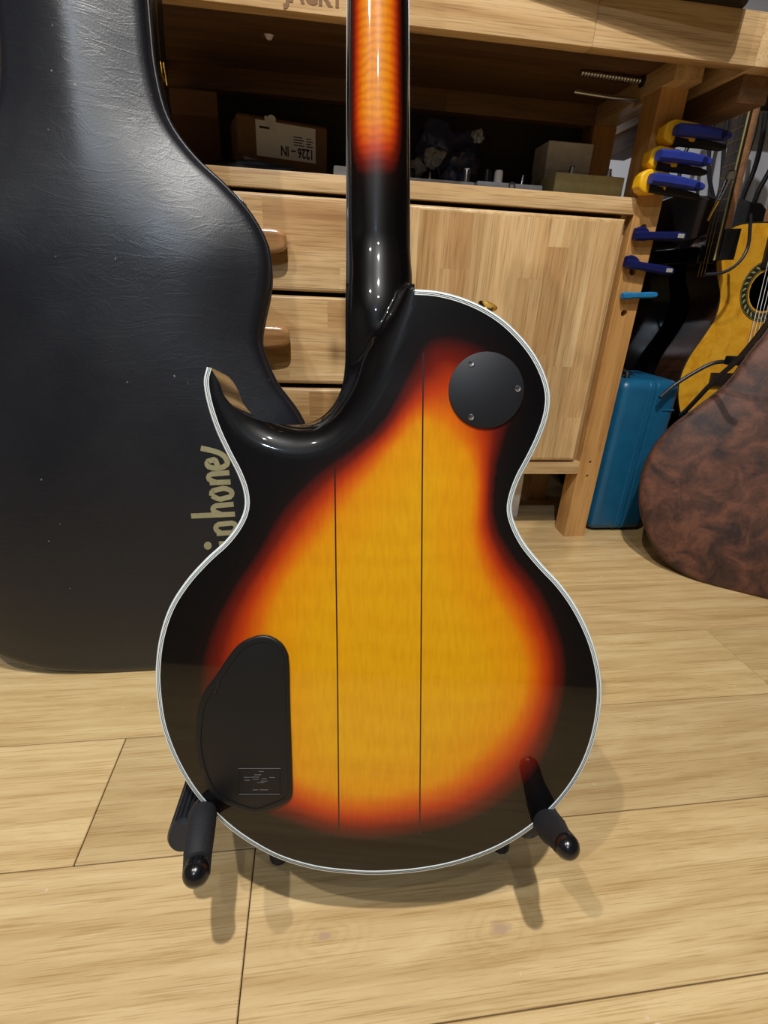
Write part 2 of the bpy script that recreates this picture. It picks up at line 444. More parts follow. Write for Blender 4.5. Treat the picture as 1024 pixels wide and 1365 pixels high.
RIM_PX = [(553, 386), (580, 388), (610, 395), (640, 407), (668, 424), (692, 446), (712, 471), (726, 498), (733, 525), (731, 552), (722, 580),
          (708, 610), (694, 636), (685, 660), (682, 680), (687, 700), (700, 725), (722, 752), (748, 780), (770, 812), (788, 850), (798, 885),
          (802, 917), (800, 950), (793, 985), (780, 1020), (760, 1053), (733, 1084), (700, 1111), (660, 1134), (610, 1152), (560, 1162), (510, 1166),
          (470, 1165), (420, 1159), (370, 1144), (325, 1119), (290, 1091), (258, 1056), (233, 1014), (216, 969), (209, 925), (208, 890), (213, 850),
          (226, 810), (248, 775), (275, 745), (300, 722), (317, 700), (326, 678), (325, 655), (316, 630), (302, 603), (287, 570), (276, 535), (272, 508), (276, 489)]
rim = spline([G(*p) for p in RIM_PX], 0.004)
CUT_PX = [(281, 489, .006), (292, 499, .014), (304, 516, .02), (312, 534, .022), (330, 552, .024), (351, 562, .025), (376, 567, .025), (402, 566, .025),
          (425, 557, .027), (443, 541, .03), (454, 521, .033), (460, 496, .037), (462, 460, .04), (462, 388, .041)]
cut = spline([G(*p) for p in CUT_PX], 0.004)
K_PX = [(277, 490), (283, 525), (297, 557), (318, 584), (348, 603), (385, 612), (420, 610), (447, 600), (472, 580), (493, 553), (513, 517), (531, 470), (545, 425), (553, 388)]
kc = spline([G(*p) for p in K_PX], 0.005)
kpoly = kc + [G(556, 340), G(556, -200), G(150, -200), G(200, 470)]
neckL = [G(462, 388, .041), G(462, 200, .041), G(463, 0, .041)]
neckR = [rim[0].copy(), G(549.5, 365, .034), G(547, 330, .041), G(546, 200, .041), G(544.5, 0, .041)]
vtop = neckL[-1].y; NUT = vtop + 0.17
def lerp_tab(tab, v):
    if v <= tab[0][0]: return tab[0][1]
    for (a, x), (b, y) in zip(tab, tab[1:]):
        if v <= b: return x + (y - x) * (v - a) / (b - a)
    return tab[-1][1]
uc0 = (neckL[1].x + neckR[3].x) / 2; uc1 = (neckL[2].x + neckR[4].x) / 2
hw0 = (neckR[3].x - neckL[1].x) / 2; hw1 = (neckR[4].x - neckL[2].x) / 2
def uc(v): return uc0 + (uc1 - uc0) * max(0, (v - neckL[1].y)) / (vtop - neckL[1].y)
def hw(v): return max(0.021, hw0 + (hw1 - hw0) * (v - neckL[1].y) / (vtop - neckL[1].y)) if v > neckL[1].y else hw0
RR = 0.026
RTAB = [(q.y, q.x - uc(q.y)) for q in neckR]
vjoint = G(500, 388, .03).y
def depth(p):
    d = poly_dist(p, kc, False)
    RR = 0.007 + 0.019 * smoothstep(vjoint + 0.004, vjoint - 0.058, p.y)
    if not inside(p, kpoly): db = 0.0
    elif d < RR * 0.97: db = RR - math.sqrt(RR * RR - d * d)
    else: db = RR - math.sqrt(RR * RR - (RR*.97)**2) + (d - RR * 0.97) * 3.5
    v = p.y
    dn = 0.0245 - 0.0125 * smoothstep(vjoint + 0.040, vjoint - 0.022, v)
    hr = hw(v) if p.x < uc(v) else max(hw(v), lerp_tab(RTAB, v))
    x = max(-1, min(1, (p.x - uc(v)) / hr))
    dk = dn + 0.0205 * (1 - math.sqrt(max(0, 1 - 0.97 * x * x)))
    dk = max(dk, 0)
    if v < vjoint - 0.03: dk += (vjoint - 0.03 - v) * 0.12
    k = 0.006 + 0.008 * smoothstep(vjoint, vjoint - 0.05, v)
    h = max(k - abs(db - dk), 0) / k
    return min(db, dk) - h * h * k * 0.25
def normal_at(p):
    e = 0.0006
    gx = (depth(p + Vector((e, 0))) - depth(p - Vector((e, 0)))) / (2*e); gy = (depth(p + Vector((0, e))) - depth(p - Vector((0, e)))) / (2*e)
    return Vector((gx, gy, 1)).normalized()
A_PX = [(492, 640), (535, 588), (566, 560), (598, 585), (622, 606), (632, 650), (628, 715), (645, 775), (680, 835), (698, 890), (688, 945), (650, 990), (595, 1035),
        (540, 1052), (480, 1060), (430, 1050), (395, 1030), (375, 980), (365, 900), (360, 850), (372, 800), (395, 760), (425, 725), (460, 680)]
B_PX = [(420, 632), (470, 596), (510, 560), (545, 495), (570, 452), (615, 448), (665, 475), (690, 530), (676, 580), (662, 630), (660, 690), (682, 735), (722, 785), (750, 850), (756, 900),
        (746, 960), (722, 1020), (680, 1064), (620, 1098), (560, 1113), (500, 1121), (440, 1116), (385, 1098), (330, 1075), (290, 1030), (268, 960), (266, 890), (282, 835), (308, 785), (342, 735), (374, 680)]
polA = spline([G(*p) for p in A_PX], 0.008, True); polB = spline([G(*p) for p in B_PX], 0.008, True)
def burst(p):
    if not inside(p, polB):
        return max(0.0, 0.13 - poly_dist(p, polB) * 12)
    b = poly_dist(p, polB)
    if inside(p, polA): return min(1.0, 0.84 + poly_dist(p, polA) * 5)
    a = poly_dist(p, polA)
    return 0.13 + 0.71 * b / (a + b)
def surf_mesh(name, outline, step, dfun, back, mat, parent, frame, attr=None, nfun=None):
    """height field over an outline, closed by straight sides down to depth `back`"""
    pts, tris, n = fill2d(outline, step, 0.0045, (), (0.0004, 0.0010, 0.0019, 0.0031))
    vs = [Vector((p.x, p.y, -dfun(p))) for p in pts]
    av = [attr(p) for p in pts] if attr else None
    nr = [nfun(p) for p in pts] if nfun else None
    fs = list(tris)
    m = mesh(name, vs, fs, mat, parent, frame, 180, None, nr, av)
    sv = [Vector((p.x, p.y, -dfun(p))) for p in outline] + [Vector((p.x, p.y, -back)) for p in outline]
    k = len(outline); sf = [(i, k + i, k + (i+1) % k, (i+1) % k) for i in range(k)] + [tuple(range(k, 2*k))]
    return m, sv, sf
body_outline = rim + cut[1:] if (rim[-1] - cut[0]).length < 1e-4 else rim + cut
# drop points that sit too close together
clean = [body_outline[0]]
for p in body_outline[1:]:
    if (p - clean[-1]).length > 0.0008: clean.append(p)
joint = [cut[-1].lerp(rim[0], i / 22) for i in range(1, 22)]
body_outline = clean + joint
body, sv, sf = surf_mesh('body', body_outline, 0.0042, depth, THICK, M_BURST, guitar, GF, burst, normal_at)
mesh('body_side', sv, sf, M_BLACKGLOSS, guitar, GF, 30)
# neck with the same surface, nut to heel
nl = spline([neckL[0], neckL[1], neckL[2]], 0.004); nr_ = spline(neckR, 0.004)
hn = hw(NUT); un = uc(NUT)
neck_outline = list(reversed(nl)) + joint + [p for p in nr_]
tl = [neck_outline[0].lerp(Vector((un - hn, NUT)), i / 30) for i in range(1, 31)]; tr_ = [neck_outline[-1].lerp(Vector((un + hn, NUT)), i / 30) for i in range(1, 31)]
neck_outline = list(reversed(tl)) + neck_outline + tr_
vfade0 = G(500, 272, .03).y; vfade1 = G(500, 150, .03).y
def nburst(p):
    x = abs((p.x - uc(p.y) + 0.001) / hw(p.y))
    sx = 1 - smoothstep(0.30, 0.95, x); s_ = smoothstep(vfade0, vfade1, p.y)
    return 0.80 * sx ** 0.8 * s_
neck, sv, sf = surf_mesh('neck', neck_outline, 0.0036, depth, 0.0425, M_NECKB, guitar, GF, nburst, normal_at)
mesh('neck_edge', sv, sf, M_BLACKGLOSS, neck, GF, 30)
fbh0, fbh1 = hw0 + 0.002, hn + 0.0003
vfb = vjoint - 0.07
fo = [(uc0 - fbh0, vfb), (uc0 + fbh0, vfb), (un + fbh1, NUT), (un - fbh1, NUT)]
bm_mesh('fretboard', prism_bm(fo, -0.0525, -0.0425), M_ROSE, guitar, GF)
# headstock and tuners (above the frame)
hs = [(-0.021, 0), (-0.03, 0.03), (-0.038, 0.09), (-0.040, 0.165), (-0.02, 0.19), (0, 0.182), (0.02, 0.19), (0.040, 0.165), (0.038, 0.09), (0.03, 0.03), (0.021, 0)]
bm_mesh('headstock', prism_bm([(un + a, NUT + b) for a, b in hs], -0.0465, -0.031, 0.002), M_BLACKGLOSS, guitar, GF)
for sgn in (-1, 1):
    for j in range(3):
        a = Vector((un + sgn * 0.026, NUT + 0.045 + j * 0.042, -0.031))
        tn = tube('tuner', [a, a + Vector((0, 0, 0.010)), a + Vector((0, 0, 0.012))], [0.008, 0.008, 0.005], M_GOLD, guitar, GF, 12)
        tube('tuner_button', [a + Vector((sgn * x, 0, 0.006)) for x in (0.004, 0.018, 0.020, 0.030, 0.032)], [0.0025, 0.0025, 0.007, 0.008, 0.004], M_GOLD, tn, GF, 10)
# binding: ivory with black lines, follows the rim from heel to horn
def offset_curve(c, d):
    out = []
    for i, p in enumerate(c):
        t = (c[min(i+1, len(c)-1)] - c[max(i-1, 0)]).normalized()
        out.append(p + Vector((t.y, -t.x)) * d)     # clockwise rim as seen from behind: right of travel is inward
    return out
def strip(name, c, profile, mat, parent):
    """profile: list of (inward offset, w) swept along c"""
    cs = [offset_curve(c, o) for o, _ in profile]; n = len(c); m = len(profile)
    vs = [Vector((cs[j][i].x, cs[j][i].y, profile[j][1])) for i in range(n) for j in range(m)]
    fs = [(i*m+j, (i+1)*m+j, (i+1)*m+j+1, i*m+j+1) for i in range(n-1) for j in range(m-1)]
    return mesh(name, vs, fs, mat, parent, GF, 60)
test = offset_curve(rim, 0.004)
SG = 1 if inside(test[len(test)//2], body_outline) else -1
bw = [(0.0, -0.0075), (-0.0004, -0.0070), (-0.0004, -0.0006), (0.0002, 0.0002), (0.0034, 0.0004), (0.0036, -0.0006)]
bind = strip('binding', rim, [(a * SG, b) for a, b in bw], M_IVORY, guitar)
for o in (0.00145, 0.0025):
    strip('purfling_line', rim, [((o - 0.00018) * SG, 0.00035), ((o - 0.00018) * SG, 0.00055), ((o + 0.0002) * SG, 0.00055), ((o + 0.0002) * SG, 0.00035)], M_LINE, bind)
# dark lamination lines of the multi-piece back
for pts in ([(446.5, 622), (448, 760), (450, 900), (452, 1109)], [(564.5, 470), (563, 640), (561.5, 860), (559.5, 1112)]):
    c = spline([G(*p) for p in pts], 0.01)
    strip('lamination_line', c, [(-0.0005, -0.0002), (-0.0005, 0.00012), (0.0005, 0.00012), (0.0005, -0.0002)], M_SEAM, guitar)
# round switch cover with three screws
cc = G(648, 520.5); rc = (G(698, 520) - G(598, 520)).length / 2
circ = [(cc.x + rc * math.cos(2*math.pi*k/64), cc.y + rc * math.sin(2*math.pi*k/64)) for k in range(64)]
sw = bm_mesh('switch_cover', prism_bm(circ, -0.0005, 0.0016, 0.0004), M_BLACKPL2, guitar, GF)
def screw(px, parent):
    q = G(*px); r = 0.0022
    pr = [(r, 0.0012), (r, 0.0020), (r*.8, 0.0025), (r*.4, 0.0024), (r*.35, 0.0017)]
    bm = bmesh.new(); n = 14
    rings = [[bm.verts.new((q.x + a*math.cos(2*math.pi*k/n), q.y + a*math.sin(2*math.pi*k/n), z)) for k in range(n)] for a, z in pr]
    for a, b in zip(rings, rings[1:]):
        for k in range(n): bm.faces.new((a[k], a[(k+1) % n], b[(k+1) % n], b[k]))
    bm.faces.new(rings[-1])
    return bm_mesh('screw', bm, M_STEEL, parent, GF)
for s in ((628, 485), (690, 518.5), (628, 556.5)): screw(s, sw)
# control cavity cover: rim frame and inset panel, snap slots, embossed plate
CC_PX = [(338, 848.5), (350, 846), (362, 848), (375, 856), (383, 868), (386, 885), (387.5, 950), (389.5, 1010), (390.5, 1055), (389, 1062), (383, 1068), (362, 1077), (345, 1082), (330, 1080),
         (306, 1071), (288, 1061), (276, 1044), (267, 1020), (262, 995), (262, 968), (266, 940), (275, 918), (287, 902), (300, 882), (314, 863), (325, 854)]
cco = spline([G(*p) for p in CC_PX], 0.004, True)
cov = bm_mesh('control_cover', prism_bm([(p.x, p.y) for p in cco], -0.0005, 0.0026, 0.0012, 3), M_BLACKPL, guitar, GF)
ctr = sum(cco, Vector((0, 0))) / len(cco)
def shrink(poly, d):
    out = []; n = len(poly)
    for i in range(n):
        t = (poly[(i+1) % n] - poly[i-1]).normalized(); nn = Vector((t.y, -t.x))
        if nn.dot(ctr - poly[i]) < 0: nn = -nn
        out.append(poly[i] + nn * d)
    return out
def ring_mesh(name, a, b, z0, z1, mat, parent):
    n = len(a)
    vs = [(p.x, p.y, z0) for p in a] + [(p.x, p.y, z1) for p in a] + [(p.x, p.y, z1) for p in b] + [(p.x, p.y, z0) for p in b]
    fs = []
    for i in range(n):
        j = (i+1) % n
        for r in range(3): fs.append((r*n+i, r*n+j, (r+1)*n+j, (r+1)*n+i))
    return mesh(name, vs, fs, mat, parent, GF, 30)
ring_mesh('raised_lip', shrink(cco, 0.0032), shrink(cco, 0.0046), 0.0024, 0.0031, M_BLACKPL, cov)
for a, b in (((294, 908), (287, 922)), ((271.5, 1019), (276, 1034))):
    p, q = G(*a), G(*b); d = (q - p).normalized(); nn = Vector((-d.y, d.x)) * 0.0011
    bm_mesh('snap_slot', prism_bm([p + nn, q + nn, q - nn, p - nn], 0.0020, 0.0032), M_TIP, cov, GF)
def pbar(name, x0, y0, x1, y1, wpx, parent, z=0.0032, mat=None):
    p, q = G(x0, y0), G(x1, y1); d = (q - p).normalized(); nn = Vector((-d.y, d.x)) * (wpx / F * DEP / 2)
    return bm_mesh(name, prism_bm([p + nn, q + nn, q - nn, p - nn], 0.0022, z, 0.0002, 1), mat or M_BLACKPL, parent, GF)
for seg in ((320, 1021.5, 374, 1021.5), (320, 1055.5, 375, 1055.5), (319.6, 1021, 319.6, 1056), (374.6, 1021, 374.6, 1056)): pbar('embossed_frame', *seg, 1.4, cov)
for i, (x0, x1, y, wd) in enumerate(((346, 353, 1025.5, 1), (340, 350, 1030, 1), (336, 347, 1033, 1), (326, 336, 1033.6, 1.6), (338, 346, 1036, 1), (350, 357, 1035.4, 1.6),
                                 (349, 358, 1038.4, 1.4), (344, 354, 1040.4, 1), (327, 335, 1037, 1), (360, 368, 1033.6, 1.2), (338, 346, 1050, 1.4), (348, 359, 1050, 1.4))):
    pbar('embossed_mark', x0, y, x1, y, wd, cov, 0.0030)
# gold strap button on the shoulder
q = G(649, 411, 0.012); nd = (G(656, 392, 0.012) - q).normalized()
sbp = [Vector((q.x, q.y, -0.012)) + Vector((nd.x, nd.y, 0)) * t for t in (-0.008, -0.003, -0.001, 0.0008, 0.0022, 0.003)]
tube('strap_button', sbp, [0.0055, 0.0055, 0.0045, 0.0065, 0.0072, 0.005], M_GOLD, guitar, GF, 18)

# ------------------------------------------------------------------ guitar stand
foot = on_z(505, 1000, 0)
stand = thing('guitar_stand', 'black folding guitar stand holding the sunburst guitar', 'guitar stand', foot)
def gw(x, y, wz):  # point on the sight line at distance wz in front of the guitar's back
    q = to_frame(GF, GI, x, y, wz); return GF @ Vector((q.x, q.y, wz))
def ribbed(name, a, b, r, mat, parent, teeth=18):
    ax = (b - a).normalized(); s = ax.cross(Vector((0, 0, 1))).normalized(); t = ax.cross(s)
    n = teeth * 4; vs, fs = [], []
    st = [(0, r * 0.55, 0), (0.0, r * 0.86, 0), (0.0025, r * 0.97, 0), (0.006, r, 0), (0.0062, r, 1), ((b - a).length, r, 1)]
    for d, rr, tooth in st:
        for k in range(n):
            an = 2 * math.pi * k / n
            q = rr * (1 - (0.17 if tooth and k % 4 in (0, 1) else 0))
            vs.append(a + ax * d + (s * math.cos(an) + t * math.sin(an)) * q)
    for i in range(len(st) - 1):
        for k in range(n): fs.append((i*n+k, i*n+(k+1) % n, (i+1)*n+(k+1) % n, (i+1)*n+k))
    fs.append(tuple(range(n))); fs.append(tuple((len(st)-1)*n+k for k in range(n)))
    return mesh(name, vs, fs, mat, parent, None, 40)
ends = []
for side, rp, arm in ((-1, (244, 1117, 0.012), [(271, 1085, 0.002, .0100), (269, 1098, 0.012, .0103), (265, 1126, 0.026, .0102), (263, 1150, 0.036, .0094), (262, 1163, 0.047, .0091)]),
                      (1, (705, 1102, -0.006), [(722, 1084, -0.016, .0112), (729, 1096, -0.002, .0114), (737, 1106, 0.014, .0110), (745, 1116, 0.029, .0088), (756, 1128, 0.044, .0084)])):
    a = gw(*rp); b = gw(269, 1030, -0.080) if side < 0 else a - en * 0.10
    ribbed('ribbed_sleeve', a, b, 0.0118, M_RUBBER, stand)
    pts = [gw(*q[:3]) for q in arm]
    arm_o = tube('padded_arm', spline(pts, 0.004), [q for q in [lerp_tab([(i, x[3]) for i, x in enumerate(arm)], 4 * k / (len(spline(pts, 0.004)) - 1)) for k in range(len(spline(pts, 0.004)))]], M_FOAM, stand, None, 20)
    d = (pts[-1] - pts[-2]).normalized(); r = arm[-1][3]; c = pts[-1]
    tp = [c + d * (r * math.sin(x) * 0.95) for x in [i * math.pi / 2 / 8 for i in range(8)]]; rr = [r * 1.0 * math.cos(i * math.pi / 2 / 8) for i in range(8)]
    tube('rubber_tip', [c - d * 0.004] + tp, [r * 0.99] + rr, M_TIP, arm_o, None, 20, 60)
    # knuckle joining sleeve and arm
    tube('arm_knuckle', [a - en * 0.012, pts[0] - en * 0.010, pts[0] + en * 0.002], [0.008, 0.009, 0.009], M_RUBBER, stand, None, 12)
    ends.append(b)
hub = (ends[0] + ends[1]) / 2 + ev * 0.02
tube('cross_bar', [ends[0] + en * 0.004, hub, ends[1] + en * 0.004], 0.009, M_BLACK, stand)
topj = GF @ Vector((0, 0.17, -THICK - 0.010))
tube('upright', [hub - ev * 0.0, topj], 0.010, M_BLACK, stand)
pad = [GF @ Vector((x, 0.17 + abs(x) * 0.2, -THICK - 0.0095)) for x in (-0.07, -0.035, 0, 0.035, 0.07)]
tube('back_pad', pad, 0.0095, M_FOAM, stand, None, 14)
for fx, fy in ((372, 1132), (668, 1118)):
    f_ = on_z(fx, fy, 0.009)
    lg = tube('leg', [hub, (hub + f_) / 2, f_], [0.009, 0.0085, 0.0085], M_BLACK, stand)
    tube('rubber_foot', [f_ + (hub - f_).normalized() * 0.02, f_, f_ - Vector((0, 0, 0.009))], [0.0105, 0.0105, 0.0095], M_RUBBER, lg)
f_ = Vector((hub.x + 0.02, hub.y + 0.17, 0.009))
lg = tube('leg', [topj - ev * 0.02, f_], 0.0085, M_BLACK, stand)
tube('rubber_foot', [f_ + (topj - f_).normalized() * 0.02, f_, f_ - Vector((0, 0, 0.009))], [0.0105, 0.0105, 0.0095], M_RUBBER, lg)

# ================================================================== black guitar case
def plane_frame(x, y, slope, z=0.0):
    l = math.hypot(1, slope)
    return frame_of(Vector((x, y, z)), Vector((1, 0, 0)), Vector((0, slope / l, 1 / l)), Vector((0, -1 / l, slope / l)))
CFM = plane_frame(-0.245, 0.566, 0.2); CFI = CFM.inverted()
half = [(0.0, 0.0), (0.06, 0.001), (0.13, 0.012), (0.19, 0.045), (0.232, 0.105), (0.25, 0.19), (0.247, 0.27), (0.228, 0.343), (0.195, 0.392), (0.180, 0.430), (0.178, 0.450), (0.184, 0.478),
        (0.192, 0.512), (0.190, 0.548), (0.172, 0.582), (0.146, 0.609), (0.112, 0.638), (0.087, 0.672), (0.077, 0.715), (0.075, 0.77), (0.074, 0.90), (0.070, 0.985), (0.055, 1.012), (0.0, 1.018)]
case_out = spline([Vector(p) for p in half] + [Vector((-x, y)) for x, y in reversed(half[1:-1])], 0.012, True)
bcase = thing('guitar_case', 'black vinyl guitar case with pale script lettering, standing against the workbench', 'guitar case', None, M=CFM)
def lid_h(p):
    d = poly_dist(p, case_out)
    r = 0.011
    edge = -(r - math.sqrt(max(0, r*r - (r - min(d, r))**2)))
    return -(edge + 0.020 * (1 - math.exp(-(d / 0.055) ** 1.6)))
def case_panel(name, outline, dfun, back, mat, parent, frame, step=0.011, rings=(0.0012, 0.004, 0.008, 0.014, 0.022)):
    """panel with extra edge loops so that the rolled edge is smooth"""
    pts = [Vector(p) for p in outline]; n = len(pts)
    x0 = min(p.x for p in pts); x1 = max(p.x for p in pts); y0 = min(p.y for p in pts); y1 = max(p.y for p in pts)
    extra = []
    for r in rings: extra += shrink_any(outline, r)
    y = y0; j = 0
    while y < y1:
        x = x0 + (0.5 * step if j % 2 else 0)
        while x < x1:
            q = Vector((x, y))
            if inside(q, outline) and poly_dist(q, outline) > rings[-1] + step * 0.5: extra.append(q)
            x += step
        y += step * 0.87; j += 1
    res = geometry.delaunay_2d_cdt(pts + extra, [(i, (i+1) % n) for i in range(n)], [], 1, 1e-7)
    P = res[0]; T = [tuple(f) for f in res[2]]
    vs = [Vector((p.x, p.y, -dfun(p))) for p in P]; b = len(vs)
    # locate the outline points again
    oi = []
    for p in outline: oi.append(min(range(len(P)), key=lambda i: (P[i] - p).length_squared))
    vs += [Vector((p.x, p.y, -back)) for p in outline]
    fs = T + [(oi[i], b + i, b + (i+1) % n, oi[(i+1) % n]) for i in range(n)] + [tuple(range(b, b + n))]
    return mesh(name, vs, fs, mat, parent, frame, 60)
lid = case_panel('lid', case_out, lid_h, 0.040, M_VINYL, bcase, CFM)
low = shrink_any(case_out, 0.004)
bm_mesh('bottom_shell', prism_bm([(p.x, p.y) for p in low], -0.044, -0.097, 0.008, 3), M_VINYL, bcase, CFM)
def ring3(name, c, r, wz, mat, parent, frame, n=8):
    pts = [Vector((p.x, p.y, wz)) for p in c]; pts.append(pts[0].copy()); pts.append(pts[1].copy())
    return tube(name, pts, r, mat, parent, frame, n)
M_PIPE = plain('black_piping', lin(22, 23, 27), 0.3)
ring3('lid_piping', case_out, 0.0028, -0.0115, M_PIPE, bcase, CFM)
ring3('closing_rim', shrink_any(case_out, 0.002), 0.0030, -0.042, M_DSTEEL, bcase, CFM)
bm_mesh('valance', prism_bm([(p.x, p.y) for p in shrink_any(case_out, 0.006)], -0.039, -0.046), M_BLACK, bcase, CFM)
# latches on the right-hand side
for v, u, nrm, ls in ((0.735, 0.0745, (1, 0.1), 0.5), (0.605, 0.150, (0.62, 0.78), 1.0), (0.30, 0.244, (0.95, 0.3), 1.0)):
    n2 = Vector(nrm).normalized(); t2 = Vector((-n2.y, n2.x)); c = Vector((u, v))
    qd = [c + t2 * a * ls + n2 * b * ls for a, b in ((-0.014, -0.004), (0.014, -0.004), (0.014, 0.004), (0.010, 0.0065), (-0.010, 0.0065), (-0.014, 0.004))]
    la = bm_mesh('latch', prism_bm([(p.x, p.y) for p in qd], -0.044 - 0.014 * ls, -0.044 + 0.014 * ls, 0.0010), M_STEEL if ls == 1 else M_GOLD, bcase, CFM)
    a = c + n2 * 0.006 * ls
    tube('latch_hinge', [Vector((a.x - t2.x * 0.011, a.y - t2.y * 0.011, -0.05)), Vector((a.x + t2.x * 0.011, a.y + t2.y * 0.011, -0.05))], 0.003 * ls, M_STEEL if ls == 1 else M_GOLD, la, CFM, 8)
# script lettering on the lid, read from bottom to top
def ribbon(name, strokes, wd, parent):
    for st in strokes:
        c = spline([Vector(p) for p in st], 6)
        pts = [((925 - 0.137 * s - 80 * t * 0.99 + 0.0) * 0.34448, 450 + (790 - s + 80 * t * 0.137) * 0.34448) for s, t in c]
        uv = [to_frame(CFM, CFI, x, y, 0.018) for x, y in pts]
        vs, fs = [], []
        for i, p in enumerate(uv):
            t = (uv[min(i+1, len(uv)-1)] - uv[max(i-1, 0)]).normalized(); nn = Vector((-t.y, t.x)) * wd / 2
            for q in (p + nn, p - nn): vs.append((q.x, q.y, -lid_h(q) + 0.0007))
            for q in (p + nn, p - nn): vs.append((q.x, q.y, -lid_h(q) - 0.001))
        for i in range(len(uv) - 1):
            a, b = 4*i, 4*i+4
            fs += [(a, b, b+1, a+1), (a, a+2, b+2, b), (a+1, b+1, b+3, a+3)]
        fs += [(0, 1, 3, 2), (len(vs)-4, len(vs)-2, len(vs)-1, len(vs)-3)]
        mesh(name, vs, fs, M_GOLDPAINT, parent, CFM, 30)
SX = 1.0
let = {
 'i': [[(-2, 0.0), (4, 0.95)]],
 'p': [[(34, -0.7), (44, 1.0)], [(42, 0.75), (60, 1.0), (78, 0.85), (76, 0.2), (58, 0.02), (40, 0.2)]],
 'h': [[(108, 0.0), (124, 2.1)], [(114, 0.65), (132, 1.0), (150, 0.85), (146, 0.0)]],
 'o': [[(190, 0.98), (172, 0.6), (176, 0.12), (196, 0.02), (212, 0.4), (208, 0.9), (190, 0.98)]],
 'n': [[(232, 0.0), (240, 1.0)], [(236, 0.65), (254, 1.0), (272, 0.85), (268, 0.0)]],
 'e': [[(292, 0.5), (326, 0.62), (322, 0.95), (302, 0.95), (290, 0.5), (300, 0.06), (328, 0.1), (352, 0.45), (376, 1.2)]],
 'p2': [[(-78, -0.7), (-64, 1.0)], [(-66, 0.75), (-48, 1.0), (-30, 0.85), (-32, 0.2), (-50, 0.02), (-68, 0.2)]],
 'E': [[(-108, 1.7), (-140, 1.8), (-150, 1.3), (-128, 1.0), (-155, 0.6), (-148, 0.05), (-108, 0.15)]],
}
for k_, st in let.items(): ribbon('letter_stroke', st, 0.0064, lid)
for tcx in (0.0,):
    c = [(3 + 8.5 * math.cos(a), 1.5 + 0.106 * math.sin(a) * 1.0) for a in [i * math.pi / 10 for i in range(20)]]
    pts = [((925 - 0.137 * s - 80 * t * 0.99) * 0.34448, 450 + (790 - s + 80 * t * 0.137) * 0.34448) for s, t in [(3 + 15 * math.cos(i*math.pi/10), 1.5 + 15/80 * math.sin(i*math.pi/10)) for i in range(20)]]
    uv = [to_frame(CFM, CFI, x, y, 0.018) for x, y in pts]
    z = -lid_h(uv[0]); bm_mesh('letter_dot', prism_bm([(p.x, p.y) for p in uv], z - 0.002, z + 0.0007), M_GOLDPAINT, lid, CFM)

# ================================================================== workbench
YL = 0.9408
LW = 0.048
ZT = 0.8687
bench = thing('workbench', 'heavy pale wooden workbench with burnt lettering on its front apron', 'workbench', (0.15, 1.05, 0))
def wood_box(name, lo, hi, mat, parent, t=1.0, bev=0.0015, tw=1.0): return box(name, lo, hi, mat, parent, bev, 2, None, (t, t * tw, t * tw * tw))
LEGR = (0.555, 0.603); LEGL = (-0.315, -0.267)
# right front leg with dog holes drilled along its face
def drilled_leg():
    x0, x1 = LEGR; z0, z1 = 0.0, 0.8085
    holes = []
    def circ_(x, z, r, n=16): return [Vector((x + r * math.cos(2*math.pi*k/n), z + r * math.sin(2*math.pi*k/n))) for k in range(n)]
    for px, r in (((832, 417.5), .0062), ((858, 304), .0062), ((843.5, 362), .0062), ((880, 179), .0065), ((787, 616), .0031), ((783, 634.5), .0031)):
        q = on_y(*px, YL); holes.append((q.x, q.z, r))
    out = [Vector((x0 + .0012, z0)), Vector((x1 - .0012, z0)), Vector((x1 - .0012, z1)), Vector((x0 + .0012, z1))]
    hp = [circ_(*h) for h in holes]
    pts = list(out); ed = [(i, (i+1) % 4) for i in range(4)]
    for h in hp:
        b = len(pts); pts += h; ed += [(b+i, b+(i+1) % 16) for i in range(16)]
    res = geometry.delaunay_2d_cdt(pts, ed, [], 2, 1e-7)
    vs = [Vector((p.x, YL, p.y)) for p in res[0]]
    fs = []
    for f in res[2]:
        c = sum((res[0][i] for i in f), Vector((0, 0))) / len(f)
        if any((c - Vector(h[:2])).length < h[2] * 0.97 for h in holes): continue
        fs.append(tuple(f))
    for (hx, hz, r), h in zip(holes, hp):      # bore walls and bottoms
        b = len(vs); dpt = 0.02
        for p in h: vs.append(Vector((p.x, YL, p.y)))
        for p in h: vs.append(Vector((p.x, YL + dpt, p.y)))
        fs += [(b+i, b+(i+1) % 16, b+16+(i+1) % 16, b+16+i) for i in range(16)] + [tuple(b+16+i for i in range(16))]
    b = len(vs); y1 = YL + LW; c = .0012
    ring = [(x0 + c, YL), (x0, YL + c), (x0, y1), (x1, y1), (x1, YL + c), (x1 - c, YL)]
    for z in (z0, z1):
        for x, y in ring: vs.append(Vector((x, y, z)))
    fs += [(b+i, b+i+1, b+7+i, b+6+i) for i in range(5)] + [tuple(b+i for i in range(6)), tuple(b+6+i for i in range(6))]
    return mesh('leg', vs, fs, M_LEG, bench, None, 30, (1, 1, 1))
drilled_leg()
wood_box('leg', (LEGL[0], YL, 0), (LEGL[1], YL + LW, 0.8085), M_LEG, bench)
for lx in (LEGR, LEGL):
    wood_box('leg', (lx[0], 1.152, 0), (lx[1], 1.2, 0.8085), M_LEG, bench, 0.95)
    wood_box('depth_beam', (lx[0] - 0.001, 0.9108, 0.8085), (lx[1] - 0.001, 1.2, 0.8397), M_RUBY, bench, 1.0, 0.002)
wood_box('back_rail', (LEGL[1], 1.150, 0.806), (0.25, 1.178, 0.8397), M_SHADEBROWN, bench, 0.95)
wood_box('back_rail', (0.25, 1.150, 0.806), (LEGR[0], 1.178, 0.8397), M_SHADEBROWN, bench, 1.1)
